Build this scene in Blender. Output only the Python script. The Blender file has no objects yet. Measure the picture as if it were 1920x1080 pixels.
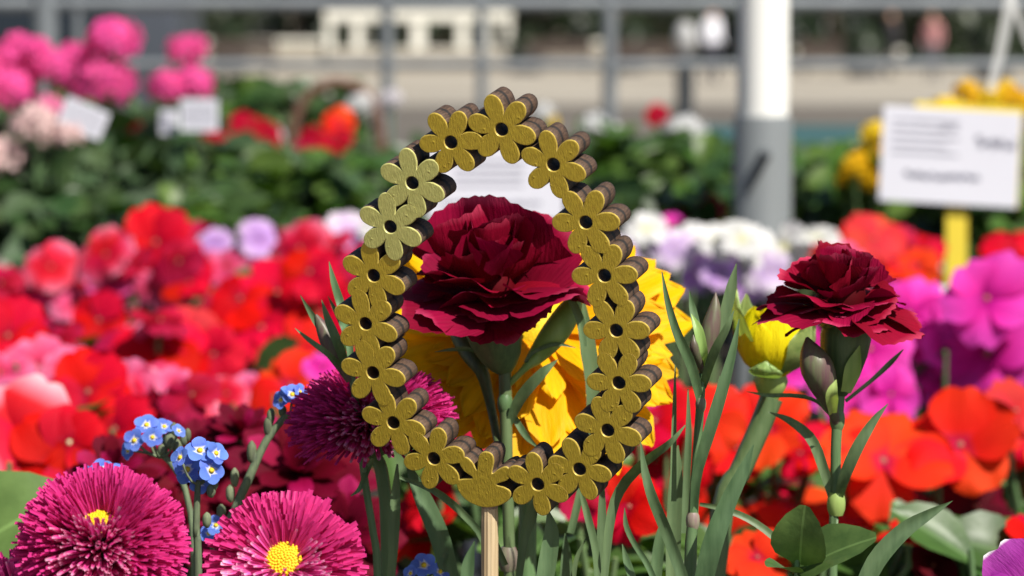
import bpy, math, random
import numpy as np
from mathutils import Vector, Matrix
random.seed(7)
RND = random.Random(11)
D2R = math.radians

# ---------------------------------------------------------------- camera, world, sun, exposure
scene = bpy.context.scene
COL = scene.collection
CAM_H = 1.25
PITCH = 4.3
cam_data = bpy.data.cameras.new('camera')
cam = bpy.data.objects.new('camera', cam_data)
COL.objects.link(cam)
cam.location = (0, 0, CAM_H)
cam.rotation_euler = (D2R(90 - PITCH), 0, 0)
cam_data.lens = 120.0
cam_data.sensor_width = 36.0
cam_data.clip_start = 0.05
cam_data.clip_end = 3000
cam_data.dof.use_dof = True
cam_data.dof.focus_distance = 1.005
cam_data.dof.aperture_fstop = 19.0
scene.camera = cam

SUN_DIR = Vector((0.40, -0.50, 0.77)).normalized()          # from the place towards the sun
world = bpy.data.worlds.new('World')
scene.world = world
world.use_nodes = True
wn = world.node_tree
wn.nodes.clear()
sky = wn.nodes.new('ShaderNodeTexSky')
sky.sky_type = 'NISHITA'
sky.sun_disc = False
sky.sun_elevation = math.asin(SUN_DIR.z)
sky.sun_rotation = math.atan2(SUN_DIR.x, SUN_DIR.y)
bg = wn.nodes.new('ShaderNodeBackground')
bg.inputs['Strength'].default_value = 0.052
wo = wn.nodes.new('ShaderNodeOutputWorld')
wn.links.new(sky.outputs[0], bg.inputs[0])
wn.links.new(bg.outputs[0], wo.inputs[0])
sun_data = bpy.data.lights.new('sun', 'SUN')
sun_data.energy = 5.0
sun_data.angle = D2R(0.5)
sun_data.color = (1.0, 0.95, 0.87)
sun = bpy.data.objects.new('sun', sun_data)
COL.objects.link(sun)
sun.rotation_euler = SUN_DIR.to_track_quat('Z', 'Y').to_euler()
vs = scene.view_settings
vs.view_transform = 'Standard'
vs.look = 'None'
vs.exposure = 0.60
vs.gamma = 1.0
vs.use_curve_mapping = False
scene.cycles.use_denoising = True
scene.cycles.max_bounces = 8
scene.cycles.transparent_max_bounces = 8

# ---------------------------------------------------------------- geometry of the place, seen from the camera
CAM = Vector((0, 0, CAM_H))
RT = Vector((1, 0, 0))
FW = Vector((0, math.cos(D2R(PITCH)), -math.sin(D2R(PITCH))))
UP = Vector((0, math.sin(D2R(PITCH)), math.cos(D2R(PITCH))))
K = 0.30 / 1920.0
WZ = Vector((0, 0, 1))
def P(x, y, Z):
    """the point of the place at depth Z that the photograph shows at (x, y)"""
    return CAM + FW * Z + RT * ((x - 960) * K * Z) + UP * ((540 - y) * K * Z)
def ray(x, y):
    return FW + RT * ((x - 960) * K) + UP * ((540 - y) * K)
SOIL = 0.935

# ---------------------------------------------------------------- materials
def new_mat(name):
    m = bpy.data.materials.new(name)
    m.use_nodes = True
    nt = m.node_tree
    nt.nodes.clear()
    out = nt.nodes.new('ShaderNodeOutputMaterial')
    return m, nt, out
def node(nt, t, **kw):
    n = nt.nodes.new(t)
    for k, v in kw.items():
        setattr(n, k, v)
    return n
def ramp(nt, stops, fac):
    r = nt.nodes.new('ShaderNodeValToRGB')
    el = r.color_ramp.elements
    while len(el) > 1:
        el.remove(el[-1])
    el[0].position = stops[0][0]
    el[0].color = (*stops[0][1], 1)
    for p, c in stops[1:]:
        e = el.new(p)
        e.color = (*c, 1)
    nt.links.new(fac, r.inputs['Fac'])
    return r.outputs['Color']
def noise(nt, coord, scale, detail=3.0, rough=0.55):
    n = nt.nodes.new('ShaderNodeTexNoise')
    n.inputs['Scale'].default_value = scale
    n.inputs['Detail'].default_value = detail
    n.inputs['Roughness'].default_value = rough
    if coord is not None:
        nt.links.new(coord, n.inputs['Vector'])
    return n.outputs['Fac']
def mathn(nt, op, a, b=None, c=None):
    n = nt.nodes.new('ShaderNodeMath')
    n.operation = op
    for i, v in enumerate((a, b, c)):
        if v is None:
            continue
        if isinstance(v, (int, float)):
            n.inputs[i].default_value = v
        else:
            nt.links.new(v, n.inputs[i])
    return n.outputs[0]
def mixcol(nt, fac, a, b, mode='MIX'):
    n = nt.nodes.new('ShaderNodeMix')
    n.data_type = 'RGBA'
    n.blend_type = mode
    for i, v in ((0, fac), (6, a), (7, b)):
        if isinstance(v, (int, float)):
            n.inputs[i].default_value = v
        elif isinstance(v, tuple):
            n.inputs[i].default_value = (*v, 1)
        else:
            nt.links.new(v, n.inputs[i])
    return n.outputs[2]
def bump(nt, height, strength, dist):
    b = nt.nodes.new('ShaderNodeBump')
    b.inputs['Strength'].default_value = strength
    b.inputs['Distance'].default_value = dist
    nt.links.new(height, b.inputs['Height'])
    return b.outputs['Normal']
def vary(nt, col, sat=0.08, val=0.35, hue=0.006):
    """each object a little different in tone, as petals and leaves are"""
    oi = nt.nodes.new('ShaderNodeObjectInfo')
    h = nt.nodes.new('ShaderNodeHueSaturation')
    nt.links.new(col, h.inputs['Color'])
    nt.links.new(mathn(nt, 'MULTIPLY_ADD', oi.outputs['Random'], val, 1 - val / 2), h.inputs['Value'])
    r2 = mathn(nt, 'FRACT', mathn(nt, 'MULTIPLY', oi.outputs['Random'], 17.3))
    nt.links.new(mathn(nt, 'MULTIPLY_ADD', r2, hue * 2, 0.5 - hue), h.inputs['Hue'])
    return h.outputs['Color']

MATS = {}
def petal_mat(name, stops, trans=0.35, rough=0.6, streak=0.25, spec=0.12, val=0.3, sheen=0.0, nscale=9.0):
    """thin petal: colour runs from its base (0) to its tip (1), fine streaks along it, light passing through"""
    if name in MATS:
        return MATS[name]
    m, nt, out = new_mat(name)
    tc = node(nt, 'ShaderNodeTexCoord')
    sep = node(nt, 'ShaderNodeSeparateXYZ')
    nt.links.new(tc.outputs['Object'], sep.inputs[0])
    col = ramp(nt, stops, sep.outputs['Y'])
    mp = node(nt, 'ShaderNodeMapping')
    mp.inputs['Scale'].default_value = (14, 1.6, 4)
    nt.links.new(tc.outputs['Object'], mp.inputs['Vector'])
    ns = noise(nt, mp.outputs[0], 2.2, 4)
    f = mathn(nt, 'MULTIPLY_ADD', ns, streak * 2, 1 - streak)
    g = node(nt, 'ShaderNodeCombineXYZ')
    for i in range(3):
        nt.links.new(f, g.inputs[i])
    col = mixcol(nt, 1.0, col, g.outputs[0], 'MULTIPLY')
    col = vary(nt, col, val=val)
    b = node(nt, 'ShaderNodeBsdfPrincipled')
    b.inputs['Roughness'].default_value = rough
    b.inputs['Specular IOR Level'].default_value = spec
    if sheen:
        b.inputs['Sheen Weight'].default_value = sheen
        b.inputs['Sheen Roughness'].default_value = 0.4
        nt.links.new(col, b.inputs['Sheen Tint'])
    nt.links.new(col, b.inputs['Base Color'])
    nt.links.new(bump(nt, ns, 0.5, 0.0012), b.inputs['Normal'])
    t = node(nt, 'ShaderNodeBsdfTranslucent')
    nt.links.new(col, t.inputs['Color'])
    mx = node(nt, 'ShaderNodeMixShader')
    mx.inputs[0].default_value = trans
    nt.links.new(b.outputs[0], mx.inputs[1])
    nt.links.new(t.outputs[0], mx.inputs[2])
    nt.links.new(mx.outputs[0], out.inputs[0])
    MATS[name] = m
    return m
def leaf_mat(name, c, c2=None, trans=0.28, rough=0.42, unit=True, scale=90.0, spec=0.4, val=0.5):
    if name in MATS:
        return MATS[name]
    c2 = c2 or tuple(v * 0.6 for v in c)
    m, nt, out = new_mat(name)
    tc = node(nt, 'ShaderNodeTexCoord')
    if unit:
        ns = noise(nt, tc.outputs['Object'], 3.5, 4)
    else:                                                       # upright leaves and stems: streaks that follow them
        mp = node(nt, 'ShaderNodeMapping')
        mp.inputs['Scale'].default_value = (3.0, 3.0, 0.16)
        nt.links.new(tc.outputs['Object'], mp.inputs['Vector'])
        ns = mathn(nt, 'ADD', mathn(nt, 'MULTIPLY', noise(nt, mp.outputs[0], scale, 3), 0.6), mathn(nt, 'MULTIPLY', noise(nt, tc.outputs['Object'], scale * 0.5, 3), 0.4))
    col = ramp(nt, [(0.35, c2), (0.62, c)], ns)
    if unit:                                                    # midrib, paler
        sep = node(nt, 'ShaderNodeSeparateXYZ')
        nt.links.new(tc.outputs['Object'], sep.inputs[0])
        ax = mathn(nt, 'ABSOLUTE', sep.outputs['X'])
        rib = mathn(nt, 'LESS_THAN', ax, 0.016)
        col = mixcol(nt, mathn(nt, 'MULTIPLY', rib, 0.55), col, tuple(min(1, v * 1.7 + 0.02) for v in c))
    col = vary(nt, col, val=val, hue=0.02)
    b = node(nt, 'ShaderNodeBsdfPrincipled')
    b.inputs['Roughness'].default_value = rough
    b.inputs['Specular IOR Level'].default_value = spec
    nt.links.new(col, b.inputs['Base Color'])
    nt.links.new(bump(nt, ns, 0.3, 0.0010 if unit else 0.0006), b.inputs['Normal'])
    t = node(nt, 'ShaderNodeBsdfTranslucent')
    nt.links.new(mixcol(nt, 1.0, col, (1.25, 1.3, 0.5), 'MULTIPLY'), t.inputs['Color'])
    mx = node(nt, 'ShaderNodeMixShader')
    mx.inputs[0].default_value = trans
    nt.links.new(b.outputs[0], mx.inputs[1])
    nt.links.new(t.outputs[0], mx.inputs[2])
    nt.links.new(mx.outputs[0], out.inputs[0])
    MATS[name] = m
    return m
def solid(name, c, rough=0.6, c2=None, scale=20.0, metal=0.0, bumps=0.0, bdist=0.002, spec=0.4, detail=4.0, stretch=None, lo=0.35, hi=0.68):
    if name in MATS:
        return MATS[name]
    m, nt, out = new_mat(name)
    tc = node(nt, 'ShaderNodeTexCoord')
    vec = tc.outputs['Object']
    if stretch:
        mp = node(nt, 'ShaderNodeMapping')
        mp.inputs['Scale'].default_value = stretch
        nt.links.new(vec, mp.inputs['Vector'])
        vec = mp.outputs[0]
    b = node(nt, 'ShaderNodeBsdfPrincipled')
    ns = noise(nt, vec, scale, detail)
    c2 = c2 or tuple(v * 0.75 for v in c)
    nt.links.new(ramp(nt, [(lo, c2), (hi, c)], ns), b.inputs['Base Color'])
    b.inputs['Roughness'].default_value = rough
    b.inputs['Metallic'].default_value = metal
    b.inputs['Specular IOR Level'].default_value = spec
    if bumps:
        nt.links.new(bump(nt, ns, bumps, bdist), b.inputs['Normal'])
    nt.links.new(b.outputs[0], out.inputs[0])
    MATS[name] = m
    return m

def gold_mat(name, c, c2, edge):
    m, nt, out = new_mat(name)
    tc = node(nt, 'ShaderNodeTexCoord')
    mp = node(nt, 'ShaderNodeMapping')
    mp.inputs['Scale'].default_value = (1.0, 0.22, 1.0)
    mp.inputs['Rotation'].default_value = (0, 0, D2R(12))
    nt.links.new(tc.outputs['Object'], mp.inputs['Vector'])
    n1 = noise(nt, mp.outputs[0], 2300, 5, 0.6)                 # brush strokes
    n2 = noise(nt, tc.outputs['Object'], 420, 3, 0.5)
    vor = node(nt, 'ShaderNodeTexVoronoi')
    vor.inputs['Scale'].default_value = 330
    nt.links.new(tc.outputs['Object'], vor.inputs['Vector'])
    pim = mathn(nt, 'SUBTRACT', 0.16, vor.outputs['Distance'])
    pim = mathn(nt, 'MAXIMUM', pim, 0.0)
    hgt = mathn(nt, 'ADD', mathn(nt, 'MULTIPLY', n1, 0.75), mathn(nt, 'ADD', mathn(nt, 'MULTIPLY', n2, 0.28), mathn(nt, 'MULTIPLY', pim, 4.0)))
    b = node(nt, 'ShaderNodeBsdfPrincipled')
    nt.links.new(ramp(nt, [(0.3, c2), (0.68, c)], mathn(nt, 'ADD', mathn(nt, 'MULTIPLY', n1, 0.6), mathn(nt, 'MULTIPLY', n2, 0.4))), b.inputs['Base Color'])
    b.inputs['Metallic'].default_value = 0.2
    b.inputs['Roughness'].default_value = 0.5
    nt.links.new(bump(nt, hgt, 0.75, 0.00035), b.inputs['Normal'])
    nt.links.new(b.outputs[0], out.inputs[0])
    return m
def plywood_mat(t):
    m, nt, out = new_mat('laser_cut_plywood_edge')
    tc = node(nt, 'ShaderNodeTexCoord')
    sep = node(nt, 'ShaderNodeSeparateXYZ')
    nt.links.new(tc.outputs['Object'], sep.inputs[0])
    n = noise(nt, tc.outputs['Object'], 700, 4)
    zz = mathn(nt, 'MULTIPLY', sep.outputs['Z'], -1.0 / t)
    zz = mathn(nt, 'ADD', zz, mathn(nt, 'MULTIPLY_ADD', n, 0.16, -0.08))
    col = ramp(nt, [(0.0, (0.15, 0.098, 0.062)), (0.10, (0.125, 0.078, 0.048)), (0.40, (0.085, 0.046, 0.026)), (0.47, (0.012, 0.012, 0.009)),
                    (0.56, (0.025, 0.014, 0.010)), (0.62, (0.10, 0.055, 0.031)), (0.92, (0.075, 0.041, 0.025)), (1.0, (0.03, 0.018, 0.012))], zz)
    mp = node(nt, 'ShaderNodeMapping')
    mp.inputs['Scale'].default_value = (1, 1, 0.25)
    nt.links.new(tc.outputs['Object'], mp.inputs['Vector'])
    n3 = noise(nt, mp.outputs[0], 1900, 4)
    f = mathn(nt, 'MULTIPLY_ADD', n3, 1.9, -0.22)
    g = node(nt, 'ShaderNodeCombineXYZ')
    for i in range(3):
        nt.links.new(f, g.inputs[i])
    col = mixcol(nt, 1.0, col, g.outputs[0], 'MULTIPLY')
    b = node(nt, 'ShaderNodeBsdfPrincipled')
    nt.links.new(col, b.inputs['Base Color'])
    b.inputs['Roughness'].default_value = 0.65
    nt.links.new(bump(nt, n3, 0.5, 0.0003), b.inputs['Normal'])
    nt.links.new(b.outputs[0], out.inputs[0])
    return m

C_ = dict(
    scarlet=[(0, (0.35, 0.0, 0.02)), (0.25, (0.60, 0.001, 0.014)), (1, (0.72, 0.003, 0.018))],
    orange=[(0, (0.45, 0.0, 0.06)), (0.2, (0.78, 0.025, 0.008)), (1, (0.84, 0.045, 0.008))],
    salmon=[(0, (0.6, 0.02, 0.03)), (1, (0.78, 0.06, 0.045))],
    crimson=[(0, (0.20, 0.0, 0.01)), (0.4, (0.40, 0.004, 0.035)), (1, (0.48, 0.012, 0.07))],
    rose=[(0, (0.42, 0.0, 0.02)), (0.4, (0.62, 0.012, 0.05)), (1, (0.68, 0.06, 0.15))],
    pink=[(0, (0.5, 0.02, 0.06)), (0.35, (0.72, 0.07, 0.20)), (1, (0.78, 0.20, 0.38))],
    bicolour=[(0, (0.5, 0.0, 0.02)), (0.5, (0.74, 0.012, 0.03)), (0.72, (0.80, 0.22, 0.30)), (1, (0.85, 0.66, 0.72))],
    magenta=[(0, (0.40, 0.0, 0.18)), (0.3, (0.70, 0.022, 0.34)), (1, (0.76, 0.075, 0.50))],
    lilac=[(0, (0.35, 0.18, 0.48)), (0.4, (0.56, 0.32, 0.70)), (1, (0.68, 0.50, 0.76))],
    white=[(0, (0.62, 0.62, 0.28)), (0.25, (0.66, 0.66, 0.62)), (1, (0.72, 0.72, 0.72))],
    wine=[(0, (0.16, 0.0, 0.01)), (0.6, (0.30, 0.002, 0.05)), (1, (0.42, 0.012, 0.10))],
    rosy=[(0, (0.45, 0.0, 0.02)), (0.5, (0.68, 0.012, 0.05)), (0.8, (0.74, 0.10, 0.20)), (1, (0.80, 0.34, 0.46))],
    blush=[(0, (0.45, 0.30, 0.58)), (0.5, (0.66, 0.52, 0.72)), (1, (0.74, 0.70, 0.74))],
    darkred=[(0, (0.06, 0.0, 0.004)), (0.5, (0.11, 0.0004, 0.010)), (1, (0.17, 0.001, 0.020))],
    peach=[(0, (0.72, 0.20, 0.16)), (0.6, (0.80, 0.38, 0.34)), (1, (0.84, 0.60, 0.58))],
    hotpink=[(0, (0.5, 0.01, 0.12)), (0.4, (0.78, 0.05, 0.28)), (1, (0.86, 0.10, 0.36))],
    primrose=[(0, (0.30, 0.0, 0.01)), (1, (0.46, 0.001, 0.020))],
    yellow=[(0, (0.70, 0.36, 0.0)), (0.4, (0.86, 0.58, 0.01)), (1, (0.88, 0.62, 0.02))],
    amber=[(0, (0.55, 0.2, 0.0)), (0.5, (0.80, 0.40, 0.01)), (1, (0.86, 0.50, 0.01))],
)
def fmat(c):
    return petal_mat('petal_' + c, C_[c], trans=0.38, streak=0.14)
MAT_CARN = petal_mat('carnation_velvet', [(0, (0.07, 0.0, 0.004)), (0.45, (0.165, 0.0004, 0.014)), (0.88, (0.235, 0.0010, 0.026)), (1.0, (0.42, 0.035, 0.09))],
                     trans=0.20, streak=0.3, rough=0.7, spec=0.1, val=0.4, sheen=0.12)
MAT_GERB = petal_mat('gerbera_yellow', [(0, (0.78, 0.26, 0.0)), (0.5, (0.86, 0.42, 0.002)), (1.0, (0.87, 0.49, 0.003))], trans=0.34, streak=0.3, rough=0.5, val=0.2)
MAT_YBUD = petal_mat('ranunculus_yellow', [(0, (0.82, 0.66, 0.01)), (1, (0.86, 0.74, 0.005))], trans=0.35, streak=0.1, val=0.1)
MAT_FLOR = petal_mat('pompom_floret', [(0, (0.82, 0.66, 0.50)), (0.12, (0.78, 0.38, 0.46)), (0.36, (0.78, 0.085, 0.36)), (0.84, (0.70, 0.055, 0.29)), (1.0, (0.82, 0.38, 0.55))],
                     trans=0.36, streak=0.2, rough=0.4, val=0.45)
MAT_FLOR2 = petal_mat('daisy_floret', [(0, (0.85, 0.66, 0.60)), (0.15, (0.80, 0.30, 0.45)), (0.45, (0.78, 0.075, 0.34)), (0.85, (0.80, 0.12, 0.42)), (1.0, (0.84, 0.45, 0.62))],
                      trans=0.28, streak=0.3, rough=0.4, val=0.4)
MAT_FMN = petal_mat('forget_me_not_blue', [(0, (0.8, 0.8, 0.75)), (0.14, (0.65, 0.68, 0.85)), (0.26, (0.13, 0.22, 0.74)), (1, (0.17, 0.29, 0.82))], trans=0.3, streak=0.12, val=0.35)
MAT_EYE = solid('flower_eye_yellow', (0.75, 0.55, 0.02), 0.7, (0.55, 0.35, 0.02), 900)
MAT_EYEW = solid('flower_eye_pale', (0.75, 0.68, 0.40), 0.7)
MAT_EYEI = solid('impatiens_eye', (0.34, 0.10, 0.07), 0.7)
MAT_DISC = solid('daisy_disc', (0.85, 0.60, 0.005), 0.6, (0.70, 0.40, 0.003), 1400, bumps=0.6, bdist=0.0004)
MAT_BLADE = leaf_mat('carnation_leaf', (0.118, 0.190, 0.085), (0.066, 0.120, 0.050), trans=0.18, rough=0.5, unit=False, scale=160, val=0.35)
MAT_STEM = leaf_mat('stem_green', (0.13, 0.20, 0.085), (0.085, 0.15, 0.055), trans=0.08, rough=0.45, unit=False, scale=220, val=0.3)
MAT_NODE = leaf_mat('stem_node', (0.24, 0.24, 0.15), (0.20, 0.13, 0.13), trans=0.05, unit=False, scale=300)
MAT_CALYX = leaf_mat('calyx_green', (0.105, 0.165, 0.06), (0.06, 0.10, 0.04), trans=0.12, unit=False, scale=240)
MAT_BUD = leaf_mat('bud_purple_green', (0.12, 0.14, 0.07), (0.11, 0.045, 0.06), trans=0.1, unit=False, scale=170)
MAT_PALE = leaf_mat('pale_sepal', (0.30, 0.42, 0.13), (0.20, 0.33, 0.08), trans=0.3, unit=False, scale=120)
MAT_LEAF = leaf_mat('bed_leaf', (0.055, 0.115, 0.022), (0.042, 0.090, 0.018), trans=0.25)
MAT_LEAF2 = leaf_mat('bright_leaf', (0.085, 0.16, 0.03), (0.06, 0.12, 0.02), trans=0.3)
MAT_LEAFB = leaf_mat('bench_leaf', (0.062, 0.125, 0.030), (0.032, 0.070, 0.018), trans=0.25, rough=0.5)
MAT_GREY = leaf_mat('hairy_grey_green', (0.15, 0.19, 0.10), (0.09, 0.11, 0.07), trans=0.05, rough=0.8, unit=False, scale=500)
MAT_SOIL = solid('peat_soil', (0.035, 0.022, 0.014), 0.95, (0.012, 0.008, 0.006), 90, bumps=0.8, bdist=0.01)
MAT_CARD = solid('white_card', (0.58, 0.58, 0.64), 0.55, (0.55, 0.55, 0.61), 8)
MAT_INK = solid('pen_ink', (0.10, 0.10, 0.16), 0.6)
MAT_PRINT = solid('faint_print', (0.33, 0.33, 0.40), 0.6)
MAT_PLY = plywood_mat(0.0095)
MAT_GOLD = gold_mat('gold_paint', (0.53, 0.385, 0.030), (0.37, 0.255, 0.02), None)
MAT_PALEGOLD = gold_mat('pale_gold_paint', (0.60, 0.58, 0.19), (0.43, 0.42, 0.12), None)

# ---------------------------------------------------------------- object helpers
WM = {}
def link(o):
    COL.objects.link(o)
    return o
def thing(name, label, cat, base, group=None, kind=None):
    o = bpy.data.objects.new(name, None)
    link(o)
    o.empty_display_size = 0.02
    o.location = base
    o['label'] = label
    o['category'] = cat
    if group:
        o['group'] = group
    if kind:
        o['kind'] = kind
    WM[o.name] = Matrix.Translation(base)
    return o
def place(name, mesh, parent=None, M=None, **props):
    """link one object; M is its matrix in the world"""
    o = bpy.data.objects.new(name, mesh)
    link(o)
    if parent is not None:
        o.parent = parent
        pm = WM[parent.name]
        if M is None:
            M = pm
        o.matrix_local = pm.inverted() @ M
    else:
        if M is None:
            M = Matrix.Identity(4)
        o.matrix_local = M
    WM[o.name] = M.copy()
    for k, v in props.items():
        if v is not None:
            o[k] = v
    return o
def mesh_of(name, v, f, mats, fm=None, smooth=True):
    me = bpy.data.meshes.new(name)
    me.from_pydata([tuple(q) for q in v], [], f)
    for m in (mats if isinstance(mats, (list, tuple)) else [mats]):
        me.materials.append(m)
    if fm is not None:
        me.polygons.foreach_set('material_index', fm)
    if smooth is True:
        me.polygons.foreach_set('use_smooth', [len(q) <= 4 for q in f])
    elif smooth:
        me.polygons.foreach_set('use_smooth', smooth)
    me.update()
    return me
def frame(loc, ydir, zhint, s=1.0, sx=None):
    y = ydir.normalized()
    z = (zhint - y * zhint.dot(y))
    if z.length < 1e-6:
        z = y.orthogonal()
    z.normalize()
    x = y.cross(z)
    sx = s if sx is None else sx
    M = Matrix(((x.x * sx, y.x * s, z.x * s, loc.x), (x.y * sx, y.y * s, z.y * s, loc.y), (x.z * sx, y.z * s, z.z * s, loc.z), (0, 0, 0, 1)))
    return M
def rel(parent, pts):
    o = WM[parent.name].translation
    return [p - o for p in pts]
def basem(parent):
    return Matrix.Translation(WM[parent.name].translation)

def spline(pts, n):
    """Catmull-Rom through the points; each point may be a tuple of numbers"""
    a = np.array(pts, float)
    if len(a) == 2:
        t = np.linspace(0, 1, n)[:, None]
        return a[0] * (1 - t) + a[1] * t
    a = np.vstack([2 * a[0] - a[1], a, 2 * a[-1] - a[-2]])
    segs = len(a) - 3
    out = []
    for q in np.linspace(0, segs - 1e-9, n):
        i = int(q)
        t = q - i
        p0, p1, p2, p3 = a[i:i + 4]
        out.append(0.5 * ((2 * p1) + (-p0 + p2) * t + (2 * p0 - 5 * p1 + 4 * p2 - p3) * t * t + (-p0 + 3 * p1 - 3 * p2 + p3) * t ** 3))
    return np.array(out)
def tube_data(path, radii, n=8, cap=True):
    pts = [Vector(p) for p in path]
    v, f = [], []
    ref = None
    for i, p in enumerate(pts):
        t = (pts[min(i + 1, len(pts) - 1)] - pts[max(i - 1, 0)])
        t = t.normalized() if t.length > 1e-9 else Vector((0, 0, 1))
        if ref is None:
            ref = t.orthogonal().normalized()
        ref = (ref - t * ref.dot(t))
        ref = ref.normalized() if ref.length > 1e-6 else t.orthogonal().normalized()
        b = t.cross(ref)
        r = radii[i] if hasattr(radii, '__len__') else radii
        for k in range(n):
            a = 2 * math.pi * k / n
            v.append(p + ref * (math.cos(a) * r) + b * (math.sin(a) * r))
    for i in range(len(pts) - 1):
        for k in range(n):
            a, b2 = i * n + k, i * n + (k + 1) % n
            f.append((a, b2, b2 + n, a + n))
    if cap:
        o = len(v)                                              # caps have their own corners, so the sides shade round
        v += [q.copy() for q in v[:n]] + [q.copy() for q in v[o - n:o]]
        f.append(tuple(o + k for k in range(n - 1, -1, -1)))
        f.append(tuple(o + n + k for k in range(n)))
    return v, f
class MB:
    """collects pieces of one mesh"""
    def __init__(self):
        self.v, self.f, self.m = [], [], []
    def add(self, v, f, mi=0):
        o = len(self.v)
        self.v += list(v)
        self.f += [tuple(i + o for i in q) for q in f]
        self.m += [mi] * len(f)
    def box(self, c, s, mi=0):
        x, y, z = (q / 2 for q in s)
        c = Vector(c)
        v = [c + Vector((a * x, b * y, d * z)) for a in (-1, 1) for b in (-1, 1) for d in (-1, 1)]
        self.add(v, [(0, 1, 3, 2), (4, 6, 7, 5), (0, 4, 5, 1), (2, 3, 7, 6), (0, 2, 6, 4), (1, 5, 7, 3)], mi)
    def mesh(self, name, mats, smooth=True):
        return mesh_of(name, self.v, self.f, mats, self.m, smooth)

def blade(parent, pts, mat=MAT_BLADE, name='leaf', fold=0.35, n=14, twist=0.0, label=None, tipend='start'):
    """grass-like leaf along (x, y, Z, width px): V-folded ribbon, width taken at each point's depth"""
    sp = spline(pts, n)
    cen = [P(q[0], q[1], q[2]) for q in sp]
    v, f = [], []
    for i, c in enumerate(cen):
        t = (cen[min(i + 1, n - 1)] - cen[max(i - 1, 0)]).normalized()
        side = t.cross(FW)
        side = side.normalized() if side.length > 1e-6 else RT.copy()
        nrm = side.cross(t).normalized()
        if nrm.dot(FW) > 0:
            nrm = -nrm
            side = -side
        a = twist + 0.25 * math.sin(i * 0.35 + pts[0][0])
        side, nrm = side * math.cos(a) + nrm * math.sin(a), nrm * math.cos(a) - side * math.sin(a)
        w = max(0.3, sp[i][3]) * K * sp[i][2] * 0.45
        for u in (-1, -0.5, 0, 0.5, 1):
            v.append(c + side * (u * w) + nrm * (abs(u) * w * fold - 0.15 * w * fold))
    for i in range(n - 1):
        for k in range(4):
            a = i * 5 + k
            f.append((a, a + 1, a + 6, a + 5))
    return place(name, mesh_of(name, rel(parent, v), f, mat), parent, basem(parent), label=label)
def stem(parent, pts, mat=MAT_STEM, name='stem', n=16, sides=8):
    sp = spline(pts, n)
    cen = [P(q[0], q[1], q[2]) for q in sp]
    rad = [max(0.5, q[3]) * K * q[2] * 0.5 for q in sp]
    v, f = tube_data(cen, rad, sides)
    return place(name, mesh_of(name, rel(parent, v), f, mat), parent, basem(parent))

def grid_mesh(name, fn, nu, nv, mat):
    v = [fn(-1 + 2 * i / nu, j / nv) for j in range(nv + 1) for i in range(nu + 1)]
    f = [(j * (nu + 1) + i, j * (nu + 1) + i + 1, (j + 1) * (nu + 1) + i + 1, (j + 1) * (nu + 1) + i) for j in range(nv) for i in range(nu)]
    return mesh_of(name, v, f, mat)
CACHE = {}
def cached(key, make):
    if key not in CACHE:
        CACHE[key] = make()
    return CACHE[key]

def broad_petal(mat, var=0):
    """impatiens petal: broad, heart-shaped, softly cupped, unit length along y"""
    def make():
        r = random.Random(100 + var)
        ph, cup, rec, wav = r.random() * 6, r.uniform(-0.22, 0.30), r.uniform(-0.05, 0.38), r.uniform(0.03, 0.09)
        def fn(u, t):
            w = 0.56 * math.sin(math.pi * (0.06 + 0.76 * t)) ** 0.85
            y = t * (1.0 - 0.10 * math.exp(-(u * 3) ** 2) * t ** 6 - 0.12 * abs(u) ** 3 * t)
            return (u * w, y, cup * (u * w) ** 2 * 2 + 0.10 * t - rec * t * t + wav * math.sin(5 * u + ph) * t)
        return grid_mesh('broad_petal', fn, 6, 6, mat)
    return cached(('broad', mat.name, var), make)
def long_petal(mat, var=0, w0=0.13):
    """strap-like ray of a gerbera"""
    def make():
        r = random.Random(300 + var)
        rec, cup, ph = r.uniform(0.0, 0.25), r.uniform(0.1, 0.4), r.random() * 6
        def fn(u, t):
            w = w0 * (0.35 + 0.65 * math.sin(math.pi * min(1.0, 0.08 + t * 0.60)) ** 0.8)
            if t > 0.78:
                w *= math.sqrt(max(0.02, 1 - ((t - 0.78) / 0.225) ** 2))
            y = t * (1 - 0.02 * abs(u))
            return (u * w, y, cup * abs(u * w) * 0.6 + 0.010 * math.cos(u * 9) + 0.016 * t * math.sin(3.2 * u + 2 * ph) - rec * t * t * 0.6 + 0.01 * math.sin(4 * t + ph))
        return grid_mesh('ray_petal', fn, 6, 9, mat)
    return cached(('long', mat.name, var, w0), make)
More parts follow.
